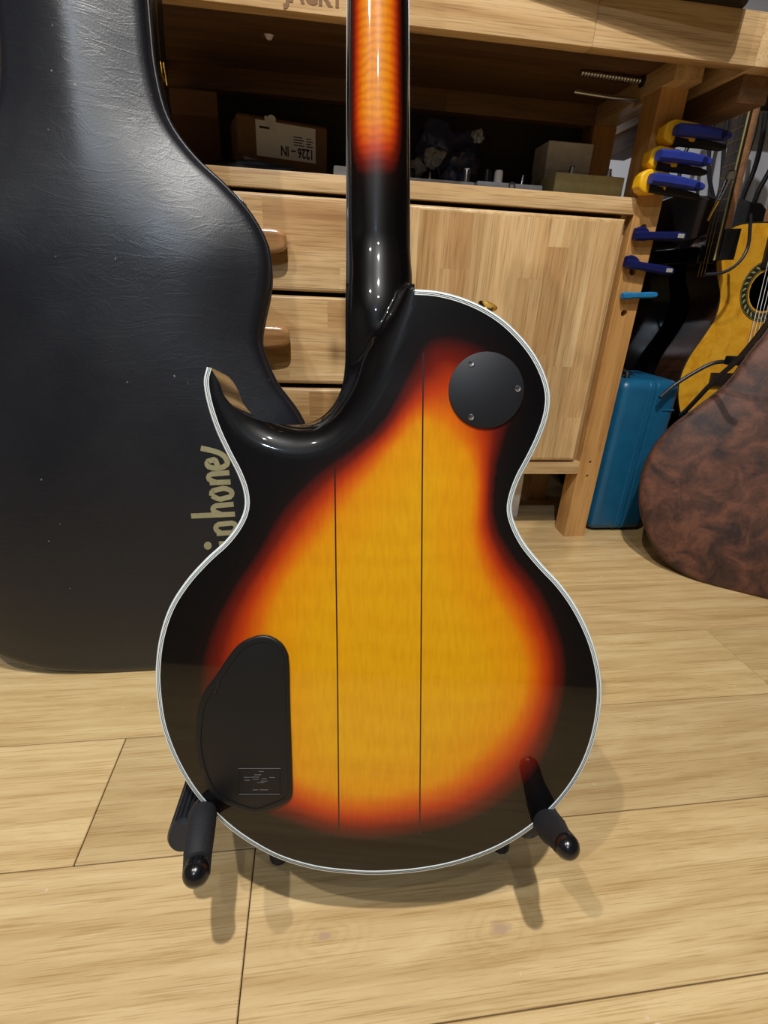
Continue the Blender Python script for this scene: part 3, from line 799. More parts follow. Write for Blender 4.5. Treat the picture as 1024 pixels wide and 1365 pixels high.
# top slab with one dog hole
hx, hy = -0.0645, 1.013
hole = [Vector((hx + .0125 * math.cos(2*math.pi*k/20), hy + .0125 * math.sin(2*math.pi*k/20))) for k in range(20)]
o4 = [Vector((-0.62, 0.862)), Vector((0.63, 0.862)), Vector((0.63, 1.25)), Vector((-0.62, 1.25))]
res = geometry.delaunay_2d_cdt(o4 + hole, [(0, 1), (1, 2), (2, 3), (3, 0)] + [(4+i, 4+(i+1) % 20) for i in range(20)], [], 2, 1e-7)
tr = [tuple(f) for f in res[2] if (sum((res[0][i] for i in f), Vector((0, 0))) / len(f) - Vector((hx, hy))).length > 0.0121]
np_ = len(res[0]); vs = [(p.x, p.y, 0.8397) for p in res[0]] + [(p.x, p.y, ZT) for p in res[0]]
fs = [tuple(reversed(f)) for f in tr] + [tuple(i + np_ for i in f) for f in tr] + [(i, (i+1) % 4, (i+1) % 4 + np_, i + np_) for i in range(4)] + [(4+i, 4+(i+1) % 20, np_+4+(i+1) % 20, np_+4+i) for i in range(20)]
mesh('top_slab', vs, fs, M_SHADEBROWN, bench, None, None, (0.8, 0.8, 0.8))  # colour dimmed again for the shade under the top
AY0, AY1, AZ0 = 0.8408, 0.862, 0.8097
jx = on_y(795, 30, AY0).x
wood_box('apron_board', (-0.62, AY0, AZ0), (jx, AY1, ZT), M_RUBX, bench, 1.06, 0.0012)
wood_box('apron_board', (jx + 0.0003, AY0, AZ0), (0.6298, AY1, ZT), M_RUBX, bench, 0.96, 0.0012)
wood_box('end_cap', (0.6303, AY0 - 0.0005, AZ0), (0.69, 1.25, ZT), M_RUBY, bench, 0.95, 0.0015)
wood_box('side_rail', (0.637, 0.866, 0.7755), (0.685, 1.25, AZ0), M_SHADEBROWNY, bench, 1.0)
box('shade_panel', (LEGL[0], 1.2005, 0.10), (0.575, 1.206, 0.8397), plain('shade_dark_board', lin(52, 45, 39), 0.8), bench, 0)  # added dark panel standing in for the shade behind the shelf
# burnt lettering on the apron
def text_mesh(name, s, size, mat, parent, M, ext=0.0004, bold=0.0, sx=1.0):
    cu = bpy.data.curves.new(name, 'FONT'); cu.body = s; cu.size = size; cu.extrude = ext; cu.offset = bold; cu.resolution_u = 3
    tmp = bpy.data.objects.new('tmp', cu); COL.objects.link(tmp); bpy.context.view_layer.update()
    me = bpy.data.meshes.new_from_object(tmp.evaluated_get(bpy.context.evaluated_depsgraph_get()))
    bpy.data.objects.remove(tmp)
    me.materials.clear(); me.materials.append(mat)
    me.transform(Matrix.Diagonal((sx, 1, 1, 1)))
    o = bpy.data.objects.new(name, me); return link(o, parent, M)
p0 = on_y(380, 4.0, AY0)
fr_front = lambda x, y, z: frame_of(Vector((x, y, z)), Vector((1, 0, 0)), Vector((0, 0, 1)), Vector((0, -1, 0)))
text_mesh('lettering', 'JACKY', 0.0300, M_BURN, bench, fr_front(p0.x, AY0 - 0.0002, 0.8190), 0.0003, 0.0011, 0.84)
# threaded rods under the top
def rod(a, b, r, name='vice_screw'):
    n = 40; pts = [a.lerp(b, i / n) for i in range(n + 1)]
    return tube(name, pts, [r * (1.0 if i % 2 else 0.82) for i in range(n + 1)], M_STEEL, bench, None, 10, 20)
a, b = on_y(775, 97, 1.0), on_y(855, 108, 1.0); b.y = 1.0
rod(a, b, 0.0045); tube('screw_nut', [b, b + Vector((0.02, 0, 0))], 0.009, M_BLACK, bench, None, 6)
a2, b2 = on_y(765, 122, 1.0), on_y(815, 130, 1.0)
tube('guide_bar', [a2, b2, b2 + Vector((0.05, 0, 0))], 0.0032, M_STEEL, bench, None, 10)
box('screw_plate', (b.x + 0.005, 0.985, 0.80), (b.x + 0.021, 1.02, 0.8397), M_RUBY, bench)
q = on_y(850, 78, 0.9)
box('mounting_plate', (on_y(824, 76, .9).x, 0.868, 0.8375), (on_y(870, 80, .9).x, 0.905, 0.8400), M_STEEL, bench, 0.0004)

# cabinet between the legs
cab = thing('tool_cabinet', 'pale wooden cabinet with drawers and a cupboard door, built in between the workbench legs', 'cabinet', (0.14, 1.05, 0.15))
CX0, CX1 = LEGL[1], LEGR[0]
wood_box('top_rail', (CX0, YL - 0.0005, 0.632), (CX1 - 0.0005, YL + 0.02, 0.657), M_RUBX, cab, 1.03, 0.001)
wood_box('shelf_top', (CX0, YL + 0.02, 0.637), (CX1, 1.15, 0.657), M_RUBX, cab, 0.9)
wood_box('bottom_rail', (CX0, YL - 0.0005, 0.1515), (CX1 - 0.0005, YL + 0.02, 0.178), M_RUBX, cab, 1.0, 0.001)
wood_box('bottom_board', (CX0, YL + 0.02, 0.160), (CX1, 1.15, 0.176), M_RUBX, cab, 0.9)
wood_box('side_board', (CX1 - 0.012, YL + 0.021, 0.176), (CX1, 1.15, 0.637), M_RUBZ, cab, 0.9)
wood_box('side_board', (CX0, YL + 0.021, 0.176), (CX0 + 0.012, 1.15, 0.637), M_RUBZ, cab, 0.9)
wood_box('divider', (0.102, YL + 0.004, 0.176), (0.118, 1.15, 0.637), M_RUBZ, cab, 0.9)
box('back_board', (CX0 + 0.012, 1.14, 0.176), (CX1 - 0.012, 1.15, 0.637), M_CARD, cab)
def staves(parent, x0, x1, z0, z1, y0, y1, vertical, widths, joints, mats):
    """glued-up panel: each stave its own piece; the outer arrises are eased by a frame of small bevels"""
    tones = [(1.0, .99, .97), (1.10, 1.08, 1.05), (.84, .74, .64), (1.05, 1.0, .92), (.93, .86, .77), (1.12, 1.12, 1.10)]
    pos = 0; tot = sum(widths); idx = 0
    for wi, js in zip(widths, joints):
        a = pos / tot; b = (pos + wi) / tot; pos += wi
        cuts = [0] + js + [1]
        for c0, c1 in zip(cuts, cuts[1:]):
            if vertical: lo = (x0 + (x1-x0)*a, y0, z0 + (z1-z0)*c0); hi = (x0 + (x1-x0)*b, y1, z0 + (z1-z0)*c1)
            else: lo = (x0 + (x1-x0)*c0, y0, z0 + (z1-z0)*a); hi = (x0 + (x1-x0)*c1, y1, z0 + (z1-z0)*b)
            box('stave', lo, hi, mats, parent, 0.0002, 1, None, tones[(idx * 5 + idx // 3) % 6]); idx += 1
def eased_panel(name, x0, x1, z0, z1, y0, y1, mat, parent, r=0.006):
    bm = box_bm((x0, y0, z0), (x1, y1, z1), 0)
    ed = [e for e in bm.edges if all(abs(v.co.y - y0) < 1e-6 for v in e.verts)]
    bmesh.ops.bevel(bm, geom=ed, offset=r, segments=4, profile=0.5, affect='EDGES')
    return bm_mesh(name, bm, mat, parent)
YD = YL - 0.004
door = eased_panel('door', 0.121, 0.5405, 0.1815, 0.6245, YD, YL + 0.016, M_RUBZ, cab, 0.007)
staves(door, 0.129, 0.5335, 0.1885, 0.6175, YD - 0.0004, YD + 0.004, True, [40, 36, 44, 38, 42, 40, 34, 42, 36], [[.4], [.7], [.25, .8], [.55], [.35], [.15, .78], [.48, .9], [.43], [.2]], M_RUBZ)
def drawer(z0, z1, widths, joints):
    d = eased_panel('drawer_front', -0.258, 0.098, z0, z1, YD, YL + 0.014, M_RUBX, cab, 0.006)
    staves(d, -0.251, 0.091, z0 + 0.006, z1 - 0.006, YD - 0.0004, YD + 0.004, False, widths, joints, M_RUBX)
    return d
d1 = drawer(0.4855, 0.6255, [35, 48, 42], [[.86], [.92], [.5]]); d2 = drawer(0.3300, 0.4780, [52, 40, 44], [[.6], [.3], [.8]]); d3 = drawer(0.1815, 0.3215, [44, 40, 46], [[.88], [.5], [.7]])
def handle(dr, x0, x1, zc):
    # wooden bar pull with rounded ends, hollowed underneath
    n = 20; bm = bmesh.new(); hw_, hh, dp = (x1 - x0) / 2, 0.017, 0.026
    prof = []
    for k in range(n * 2):
        a = 2 * math.pi * k / (n * 2); cx = math.copysign(abs(math.cos(a)) ** 0.45, math.cos(a)); cz = math.copysign(abs(math.sin(a)) ** 0.55, math.sin(a))
        prof.append((cx, cz))
    lay = [(1.0, 0.0, 0.0), (1.0, 0.35, 0), (0.99, 0.7, 0), (0.95, 0.9, 0), (0.86, 1.0, 0), (0.6, 1.03, 0)]
    rings = [[bm.verts.new(((x0 + x1) / 2 + cx * (hw_ - (1 - s) * 0.02), YD - dp * d, zc + cz * hh * s + (-0.004 * (1 - abs(cx)) if cz < 0 else 0))) for cx, cz in prof] for s, d, _ in lay]
    m = len(prof)
    for a, b in zip(rings, rings[1:]):
        for k in range(m): bm.faces.new((a[k], a[(k+1) % m], b[(k+1) % m], b[k]))
    bm.faces.new(rings[0]); bm.faces.new(rings[-1])
    bm_mesh('handle', bm, M_HANDLE, dr, None, 50, (1, 1, 1))
handle(d1, -0.125, -0.043, 0.5585); handle(d2, -0.125, -0.043, 0.413); handle(d3, -0.125, -0.043, 0.262)

# ================================================================== things on the cabinet shelf
ZS = 0.657
carton = thing('cardboard_box', 'brown cardboard box with an upside-down white label, on the cabinet shelf', 'box', (-0.05, 1.1, ZS))
pa = on_y(317, 137, 1.03); ya = math.radians(16)
CB = frame_of(Vector((pa.x - .004, 1.03, ZS)), Vector((math.cos(ya), math.sin(ya), 0)), Vector((0, 0, 1)), Vector((math.sin(ya), -math.cos(ya), 0)))
CBI = CB.inverted()
c0 = to_frame(CB, CBI, 317, 139); c1 = to_frame(CB, CBI, 436, 168)
box('carton_body', (0, 0, -0.085), (c1.x, 0.088, 0), M_CARD, carton, 0.001, 1, CB)
box('carton_flap', (0.002, 0.088, -0.084), (c1.x - 0.002, 0.0905, -0.002), M_CARD2, carton, 0.0005, 1, CB)
lb = [to_frame(CB, CBI, *p) for p in ((341.5, 159), (420.6, 170), (420.6, 214), (341.5, 207))]
lx0, lx1, ly0, ly1 = (lb[0].x + lb[3].x) / 2, (lb[1].x + lb[2].x) / 2, lb[3].y, lb[0].y
label = box('paper_label', (lx0, ly0, 0), (lx1, ly1, 0.0005), M_LABEL, carton, 0, 1, CB)
def upside(x, y, dz=0.0007):   # text frame turned by 180 degrees on the carton face
    return CB @ Matrix.Translation((x, y, dz)) @ Matrix.Rotation(math.pi, 4, 'Z')
lw, lh = lx1 - lx0, ly1 - ly0
text_mesh('print', '1226 – IN', lh * 0.40, M_INK, label, upside(lx0 + lw * 0.965, ly0 + lh * 0.37), 0.0001, 0.0005, 0.72)
for r in range(4):
    for c_, (fa, fb) in enumerate(((0.62, 0.80), (0.84, 0.955))):
        z = ly0 + lh * (0.44 + 0.075 * r)
        box('print_line', (lx0 + lw * fa, z, 0.0005), (lx0 + lw * (fb - 0.03 * (r % 2)), z + lh * 0.028, 0.0008), M_INK, label, 0, 1, CB)
box('print_line', (lx0 + lw * 0.06, ly0 + lh * 0.78, 0.0005), (lx0 + lw * 0.22, ly0 + lh * 0.84, 0.0008), M_INK, label, 0, 1, CB)
box('packing_tape', (c1.x * 0.30, 0.074, -0.0005), (c1.x * 0.42, 0.0915, 0.0006), M_OFFW, carton, 0, 1, CB)
q = to_frame(CB, CBI, 362, 157)
bm_mesh('round_sticker', prism_bm([(q.x + .006 * math.cos(i*.5236), q.y + .004 * math.sin(i*.5236)) for i in range(12)], 0.0, 0.0009), M_LABEL, carton, CB)
qa, qb = on_y(244, 120, 1.09), on_y(296, 213, 1.09)
bx = thing('cardboard_box', 'plain dark brown cardboard box behind the black guitar case', 'box', ((qa.x+qb.x)/2, 1.11, ZS))
box('carton_body', (qa.x - .03, 1.085, ZS), (qb.x, 1.135, qa.z), M_CARD2, bx, 0.001)
box('carton_flap', (qa.x - .03, 1.0835, qa.z - 0.035), (qb.x, 1.085, qa.z), M_CARD, bx, 0.0004)
def lump(name, label, cat, c, r, mat, seed, rough=0.35, sub=4):
    rnd = random.Random(seed); bm = bmesh.new(); bmesh.ops.create_icosphere(bm, subdivisions=sub, radius=1)
    import mathutils
    off = Vector((rnd.uniform(0, 9), rnd.uniform(0, 9), 0))
    for v in bm.verts:
        n = mathutils.noise.turbulence(v.co * 1.1 + off, 3, False)
        v.co = v.co * (1 - rough * 0.5 + rough * 0.6 * n)
        v.co = Vector((c[0] + v.co.x * r[0], c[1] + v.co.y * r[1], max(c[2] + v.co.z * r[2], ZS)))
    o = bm_mesh(name, bm, mat, None, None, 40); return tag(o, label, cat)
bagc = on_y(598, 192, 1.075)
lump('plastic_bag', 'crumpled dark blue plastic bag heaped on the cabinet shelf', 'bag', (bagc.x, 1.075, ZS + 0.055), (0.085, 0.055, 0.078), M_BAG, 3, 0.6)
for i, (px, py, r, lab) in enumerate(((578, 212, .022, 'white plastic wrapper crumpled in front of the dark blue bag'), (556, 225, .018, 'small pale wrapper lying beside the guitar neck under the blue bag'), (638, 182, .014, 'pale wrapper peeking out at the right of the dark blue bag'))):
    q = on_y(px, py, 1.02)
    lump('plastic_wrapper', lab, 'wrapper', (q.x, 1.02, max(q.z, ZS + r * .5)), (r * 1.1, r * .6, r), M_PAPER, 20 + i, 0.65, 4)
lump('cloth_pouch', 'black cloth pouch slumped in front of the cardboard boxes', 'pouch', (-0.105, 0.998, ZS + 0.006), (0.10, 0.022, 0.016), M_BLACK, 41, 0.4)
q0, q1 = on_y(445, 221, 0.985), on_y(472, 232, 0.985)
sb = thing('small_carton', 'small white carton tucked behind the guitar neck', 'box', ((q0.x+q1.x)/2, 0.995, ZS))
box('carton_body', (q0.x, 0.985, ZS), (q1.x, 1.02, q0.z), M_OFFW, sb, 0.0008); box('carton_flap', (q0.x + 0.001, 0.986, q0.z), (q1.x - 0.001, 1.019, q0.z + 0.0008), M_OFFW, sb, 0)
def knob(t, x, y, z, r, h, mat, name='knob', cap=None):
    k = tube(name, [Vector((x, y, z)), Vector((x, y, z + h * .8)), Vector((x, y, z + h))], [r, r * .95, r * .8], mat, t, None, 16)
    if cap: tube('knob_cap', [Vector((x, y, z + h)), Vector((x, y, z + h + 0.002))], r * .7, cap, k, None, 12)
    return k
def footswitch(t, x, y, z, s=1.0):
    k = tube('footswitch', [Vector((x, y, z + a * s)) for a in (0, .003, .0031, .008, .0081, .012, .0125, .014)], [b * s for b in (.0075, .0075, .0055, .0055, .0042, .0048, .0046, .003)], M_STEEL, t, None, 14)
def pedal(label, x0, x1, y0, y1, z1, mat, slope=0.0):
    t = thing('effects_pedal', label, 'effects pedal', ((x0+x1)/2, (y0+y1)/2, ZS), 'effects pedals on the shelf')
    bm = box_bm((x0, y0, ZS), (x1, y1, z1), 0.002, 2)
    for v in bm.verts:
        if v.co.z > (ZS + z1) / 2: v.co.z += (v.co.y - y0) * slope
    bm_mesh('enclosure', bm, mat, t)
    box('base_plate', (x0 + .001, y0 + .001, ZS - 0.0), (x1 - .001, y1 - .001, ZS + 0.0015), M_STEEL, t, 0)
    return t
a = on_y(742, 229, 0.975); b = on_y(834, 235, 0.975)
p1 = pedal('olive gold effects pedal with two bare metal footswitches', a.x, b.x, 0.975, 1.07, a.z, M_OLIVE, 0.0)
for px in ((763, 226), (812, 229)): q = on_y(*px, 0.99); footswitch(p1, q.x, 0.99, a.z - 0.0005, 1.0)
a = on_y(637, 241, 0.965); b = on_y(724, 247, 0.965); zt = (a.z + b.z) / 2
p2 = pedal('grey effects pedal with white and black knobs in front of the white box', a.x, b.x, 0.965, 1.035, zt, M_GREY)
q = on_y(664, 240, .985); knob(p2, q.x, .985, zt, .0075, .020, M_OFFW); q = on_y(649, 240, .985); knob(p2, q.x, .985, zt, .0075, .020, M_BLACKPL)
q = on_y(696, 240, .985); tube('toggle_switch', [Vector((q.x, .985, zt)), Vector((q.x, .985, zt + .004)), Vector((q.x + .001, .985, zt + .016))], [.004, .003, .002], M_STEEL, p2)
q = on_y(682, 249, .965); r_ = .0055
bm = bmesh.new(); n = 20
rg = [[bm.verts.new((q.x + r * math.cos(2*math.pi*k/n), .965 - d, q.z + .0008 + r * math.sin(2*math.pi*k/n))) for k in range(n)] for r, d in ((.0062, 0), (.0062, .002), (.0038, .002), (.0034, 0))]
for x, y in zip(rg, rg[1:]):
    for k in range(n): bm.faces.new((x[k], x[(k+1) % n], y[(k+1) % n], y[k]))
bm_mesh('jack_socket', bm, M_STEEL, p2)
a = on_y(546, 237, 0.965); b = on_y(633, 242, 0.965); zt = (a.z + b.z) / 2
p3 = pedal('grey effects pedal with a silver knob beside the guitar neck', a.x, b.x, 0.965, 1.03, zt, M_GREY)
q = on_y(622, 236, .985); knob(p3, q.x, .985, zt, .0062, .020, M_STEEL, cap=M_OFFW)
q = on_y(573, 236, .985); tube('toggle_switch', [Vector((q.x, .985, zt)), Vector((q.x, .985, zt + .004)), Vector((q.x, .985, zt + .013))], [.004, .003, .002], M_STEEL, p3)
q = on_y(549, 236, .985); knob(p3, q.x, .985, zt, .006, .016, M_BLACKPL)
a = on_y(733, 188, 1.08); b = on_y(791, 193, 1.08)
wb = thing('white_carton', 'white cardboard carton behind the olive gold pedal', 'box', ((a.x+b.x)/2, 1.1, ZS))
box('carton_body', (a.x, 1.08, ZS), (b.x, 1.145, a.z), M_OFFW, wb, 0.0012); box('carton_lid', (a.x - .0012, 1.0788, a.z - .045), (b.x + .0012, 1.146, a.z + .0012), M_OFFW, wb, 0.0012)
cq = on_y(836, 215, 1.26)
ringp = [Vector((cq.x + 0.05 * math.cos(i * math.pi / 14), 1.26 + 0.004 * math.sin(i * 1.7), 0.72 + 0.05 * math.sin(i * math.pi / 14))) for i in range(29)]
# hangs on a hook of the back wall
# ================================================================== clamps on the bench leg
def bar_shape(P, hgt, dep, mat, name, parent, bev=0.002):
    """lever along x: P = list of (x, z, height factor, y)"""
    bm = bmesh.new(); rings = []
    for x, z, hf, y in P:
        h = hgt * hf / 2; d = dep / 2; c = min(h, d) * 0.45
        rings.append([bm.verts.new((x, y + a, z + b)) for a, b in ((-d + c, -h), (d - c, -h), (d, -h + c), (d, h - c), (d - c, h), (-d + c, h), (-d, h - c), (-d, -h + c))])
    for a, b in zip(rings, rings[1:]):
        for k in range(8): bm.faces.new((a[k], a[(k+1) % 8], b[(k+1) % 8], b[k]))
    bm.faces.new(rings[0]); bm.faces.new(rings[-1])
    return bm_mesh(name, bm, mat, parent, None, 40)
YC = 0.918
labs = ['yellow and blue spring clamp, topmost of three on the bench leg', 'yellow and blue spring clamp, middle of three on the bench leg', 'yellow and blue spring clamp, lowest of three on the bench leg']
for lab, (yx0, yx1, yy0, yy1), (bx0, by0, bx1, by1) in zip(labs, ((886, 928, 159, 191), (866, 904, 195, 225), (853, 889, 226, 257)),
                                    ((901, 173, 978, 177), (877, 207, 952, 212), (867, 238, 942, 246))):
    y0 = on_y(yx0, (yy0+yy1)/2, YC); y1 = on_y(yx1, (yy0+yy1)/2, YC); zt = on_y(yx0+10, yy0, YC).z; zb = on_y(yx0+10, yy1, YC).z; zc = (zt+zb)/2; h = (zt - zb) * 1.12; L = y1.x - y0.x
    t = thing('spring_clamp', lab, 'clamp', (y0.x, YC, zc), 'spring clamps on the bench leg')
    pr = [(0, -.22), (.0, .22), (.10, .38), (.28, .5), (.62, .46), (1.05, .40), (1.05, -.34), (.7, -.46), (.28, -.5), (.1, -.38)]
    FRM = frame_of(Vector((y0.x, YC + .010, zc)), Vector((1, 0, 0)), Vector((0, 0, 1)), Vector((0, -1, 0)))
    bm_mesh('jaw', prism_bm([(a * L, b * h) for a, b in pr], -0.0095, 0.012, 0.004, 3), M_YEL, t, FRM)
    a = on_y(bx0, by0, YC - .012); b = on_y(bx1, by1, YC - .012)
    lv = [(a.x + (b.x - a.x) * f, a.z + (b.z - a.z) * f - 0.006 * f * f + .003 * f, g, YC - .013 + .012 * f) for f, g in ((0, .92), (.04, 1.0), (.3, 1.04), (.6, .98), (.85, .86), (.97, .66), (1.0, .42))]
    gr = bar_shape(lv, 0.0150, 0.018, M_BLUE, 'grip', t)
    lv2 = [(x + .008, z - .012, g * .85, y + .014) for x, z, g, y in lv]
    bar_shape(lv2, 0.014, 0.012, M_BLACK, 'rear_lever', t)
    e = lv[5]; tube('end_pad', [Vector((e[0] - .012, e[3] - .0085, e[1])), Vector((e[0] - .012, e[3] - .0115, e[1]))], [.006, .005], M_NAVY, gr, None, 12)
for lab, mat, hd, hx0, hy0, hx1, hy1, th, tabm in (('small navy clamp with a grey tab, just below the three yellow clamps', M_NAVY, 1, 848, 314, 913, 315, .0135, True),
                                     ('small navy clamp with a grey tab, above the thin sky blue clamp', M_NAVY, 1, 836, 351, 897, 362, .0135, True),
                                     ('thin sky blue clamp, lowest on the bench leg', M_CYAN, 0, 832, 394.5, 876, 393, .0100, False)):
    a = on_y(hx0, hy0, YC + .008); b = on_y(hx1, hy1, YC + .008)
    t = thing('small_clamp', lab, 'clamp', (a.x, YC, a.z), 'small clamps on the bench leg')
    yc = YC + .0135
    P = [(a.x + (b.x-a.x) * f, a.z + (b.z-a.z) * f, g, yc - .002 * f) for f, g in ((0, .8), (.03, 1.1), (.2, 1.15), (.28, .95), (.5, 1.0), (.85, 1.05), (.97, .85), (1.0, .5))]
    bar_shape(P, th, th * 1.1, mat, 'body', t)
    j = [(a.x + (b.x-a.x) * f, a.z + (b.z-a.z) * f + (.006 if hd else 0.0), g, YC + .0165) for f, g in ((0.01, .9), (.1, 1.3), (.2, 1.1), (.26, .6))]
    bar_shape(j, th * 1.0, .011, mat, 'jaw', t)
    if tabm:
        x0 = a.x + (b.x-a.x) * .83; zc = a.z + (b.z-a.z) * .88
        box('grey_tab', (x0, yc - .0098, zc - .003), (x0 + .012, yc - .0070, zc + .0035), M_GREYTAB, t, 0.0003)

# black box on top of the bench
eq = thing('equipment_box', 'black case with rounded corners lying on the bench top', 'box', (0.35, 0.97, ZT))
eqo = spline([Vector(p) for p in ((0.10, 0.846), (0.25, 0.829), (0.42, 0.810), (0.540, 0.797), (0.566, 0.800), (0.580, 0.818), (0.592, 0.86), (0.598, 1.0), (0.598, 1.1), (0.58, 1.12), (0.35, 1.12), (0.13, 1.12), (0.10, 1.1), (0.095, 0.97), (0.092, 0.86))], 0.01, True)
bm_mesh('box_body', prism_bm([(p.x, p.y) for p in eqo], ZT, ZT + 0.13, 0.006, 3), M_BLACK, eq)
bm_mesh('lid_band', prism_bm([(p.x, p.y) for p in [q + (q - Vector((0.35, 0.97))).normalized() * 0.001 for q in eqo]], ZT + 0.085, ZT + 0.092), M_BLACKPL, eq)

# pale board stored under the bench
a, b = on_y(700, 628, 1.05), on_y(690, 671, 1.05)
tag(box('spare_board', (b.x - 0.14, 1.05, 0), (a.x, 1.062, 0.13), M_OFFW, None, 0.001), 'pale grey board stored upright under the cabinet', 'board')

# ================================================================== blue tool case
bl0 = on_y(785, 700, 0.958); bl1 = on_y(912, 540, 0.958); bt = on_y(850, 507, 0.958)
blue = thing('tool_case', 'teal blue plastic tool case standing on end beside the bench leg', 'case', ((bl0.x + bl1.x) / 2, 1.03, 0))
x0, x1 = 0.6215, 0.757; ztop = bt.z; xs = x0 + (x1 - x0) * 0.56
def half_case(name, a, b, rl, rr):
    bm = box_bm((a, 0.958, 0.004), (b, 1.12, ztop), 0)
    def eds(x): return [e for e in bm.edges if all(abs(v.co.x - x) < 1e-6 for v in e.verts)]
    lng = [e for e in bm.edges if abs(e.verts[0].co.x - e.verts[1].co.x) > 1e-6]
    outer = eds(a) if rl else eds(b)
    bmesh.ops.bevel(bm, geom=outer + lng, offset=0.020, segments=5, profile=0.5, affect='EDGES')
    return bm_mesh(name, bm, M_BLUECASE, blue, None, 40)
hA = half_case('half_shell', x0, xs - 0.0006, True, False); hB = half_case('half_shell', xs + 0.0006, x1, False, True)
def rrect(x, m, r=0.02):
    pts = []
    for (cy, cz, a0) in ((0.958 + r, 0.004 + r, 180), (1.12 - r, 0.004 + r, 270), (1.12 - r, ztop - r, 0), (0.958 + r, ztop - r, 90)):
        for k in range(6):
            a = math.radians(a0 + k * 18); pts.append(Vector((x, cy + (r + m) * math.cos(a), cz + (r + m) * math.sin(a))))
    return pts + [pts[0].copy(), pts[1].copy()]
tube('seam_ridge', rrect(xs - 0.012, 0.0005), 0.0016, M_BLUECASE, hA, None, 8); tube('seam_ridge', rrect(xs + 0.006, 0.0005), 0.0013, M_BLUECASE, hB, None, 8)
box('moulded_bar', (xs + 0.026, 0.9565, ztop - 0.062), (x1 - 0.006, 0.960, ztop - 0.058), M_BLUECASE, hB, 0.0008)
hd = [Vector((x0 + 0.035 + 0.03 * 0, y, ztop + h)) for y, h in ((0.985, -0.002), (0.987, 0.009), (1.0, 0.011), (1.06, 0.011), (1.073, 0.009), (1.075, -0.002))]
tube('carry_handle', [p + Vector((-0.012, 0, 0)) for p in hd], 0.0055, M_BLACK, blue, None, 10)
for y in (0.98, 1.08):
    box('foot_pad', (x0 + 0.03, y, 0.0), (x1 - 0.03, y + 0.02, 0.006), M_BLACK, blue, 0.0005)

# ================================================================== brown round-bodied case
yb = math.radians(35); sl = 0.24; l_ = math.hypot(1, sl)
e_u = Vector((math.cos(yb), -math.sin(yb), 0)); e_n = Vector((-math.sin(yb) / l_, -math.cos(yb) / l_, sl / l_))
BF = frame_of(Vector((0.83, 0.67, 0)), e_u, e_n.cross(e_u), e_n); BI = BF.inverted()
BP = [(1024, 803), (990, 797), (960, 790), (930, 775), (905, 761), (880, 741), (864, 712), (854, 680), (854, 645), (862, 615), (878, 588), (900, 565), (930, 543), (960, 520), (982, 496), (1000, 470), (1024, 440)]
lft = [to_frame(BF, BI, *p) for p in BP]
zmin = min(p.y for p in lft)
lft = [Vector((0, 0))] + [p for p in lft[1:] if p.x < -0.04]
lft = [Vector((p.x, max(p.y, 0))) for p in lft]
lft[0] = Vector((0, 0.0))
lft += [Vector((-0.105, 0.56)), Vector((-0.085, 0.70)), Vector((-0.075, 0.86)), Vector((-0.05, 0.90))]
brown_out = spline(lft + [Vector((0, 0.905))] + [Vector((-p.x, p.y)) for p in reversed(lft[1:])], 0.012, True)
brown = thing('guitar_case', 'mottled brown leatherette case with a round body, on the floor beside the blue tool case', 'guitar case', None, M=BF)
def brown_h(p):
    d = poly_dist(p, brown_out); r = 0.009
    return (r - math.sqrt(max(0, r*r - (r - min(d, r))**2))) - 0.012 * (1 - math.exp(-(d / 0.05) ** 1.5))
case_panel('lid', brown_out, brown_h, 0.038, M_BROWN, brown, BF, 0.014)
bm_mesh('bottom_shell', prism_bm([(p.x, p.y) for p in shrink_any(brown_out, 0.003)], -0.042, -0.095, 0.008, 3), M_BROWN, brown, BF)
ring3('lid_piping', brown_out, 0.0022, -0.010, plain('dark_brown_piping', lin(48, 32, 26), 0.4), brown, BF)
ring3('closing_rim', shrink_any(brown_out, 0.002), 0.0026, -0.040, M_GOLD, brown, BF)
q = to_frame(BF, BI, 922, 771, -0.03); q.y -= 0.002
nn = Vector((-0.25, -0.97)); t2 = Vector((0.97, -0.25))
qd = [q + t2 * a + nn * b for a, b in ((-0.016, -0.006), (0.016, -0.006), (0.016, 0.003), (0.010, 0.006), (-0.010, 0.006), (-0.016, 0.003))]
bm_mesh('latch', prism_bm([(p.x, p.y) for p in qd], -0.055, -0.022, 0.0015), M_GOLD, brown, BF)

# ================================================================== amber classical guitar
YF = plane_frame(0.94, 1.0, 0.12, 0.0); YI = YF.inverted()
cl = thing('classical_guitar', 'amber topped classical guitar with mosaic rosette, standing behind the brown case', 'guitar', None, M=YF)
yl = [to_frame(YF, YI, *p) for p in ((1000, 297), (975, 304), (960, 322), (955, 345), (956, 370), (960, 395), (954, 422), (938, 448), (920, 474), (908, 500), (904, 525), (908, 553), (922, 590))]
ctrx = to_frame(YF, YI, 1022, 388)
yl = [Vector((p.x - ctrx.x, p.y)) for p in yl]
yl = [Vector((0, yl[0].y + .004))] + yl + [Vector((-0.155, 0.13)), Vector((-0.09, 0.045)), Vector((0, 0.03))]
yout = spline(yl + [Vector((-p.x, p.y)) for p in reversed(yl[1:-1])], 0.012, True)
yout = [Vector((p.x + ctrx.x, p.y)) for p in yout]
sh = [Vector((ctrx.x + .041 * math.cos(2*math.pi*k/40), ctrx.y + .041 * math.sin(2*math.pi*k/40))) for k in range(40)]
res = geometry.delaunay_2d_cdt(yout + sh, [(i, (i+1) % len(yout)) for i in range(len(yout))] + [(len(yout)+i, len(yout)+(i+1) % 40) for i in range(40)], [], 1, 1e-7)
tr = [tuple(f) for f in res[2] if (sum((res[0][i] for i in f), Vector((0, 0))) / len(f) - ctrx).length > 0.0405 and inside(sum((res[0][i] for i in f), Vector((0, 0))) / len(f), yout)]
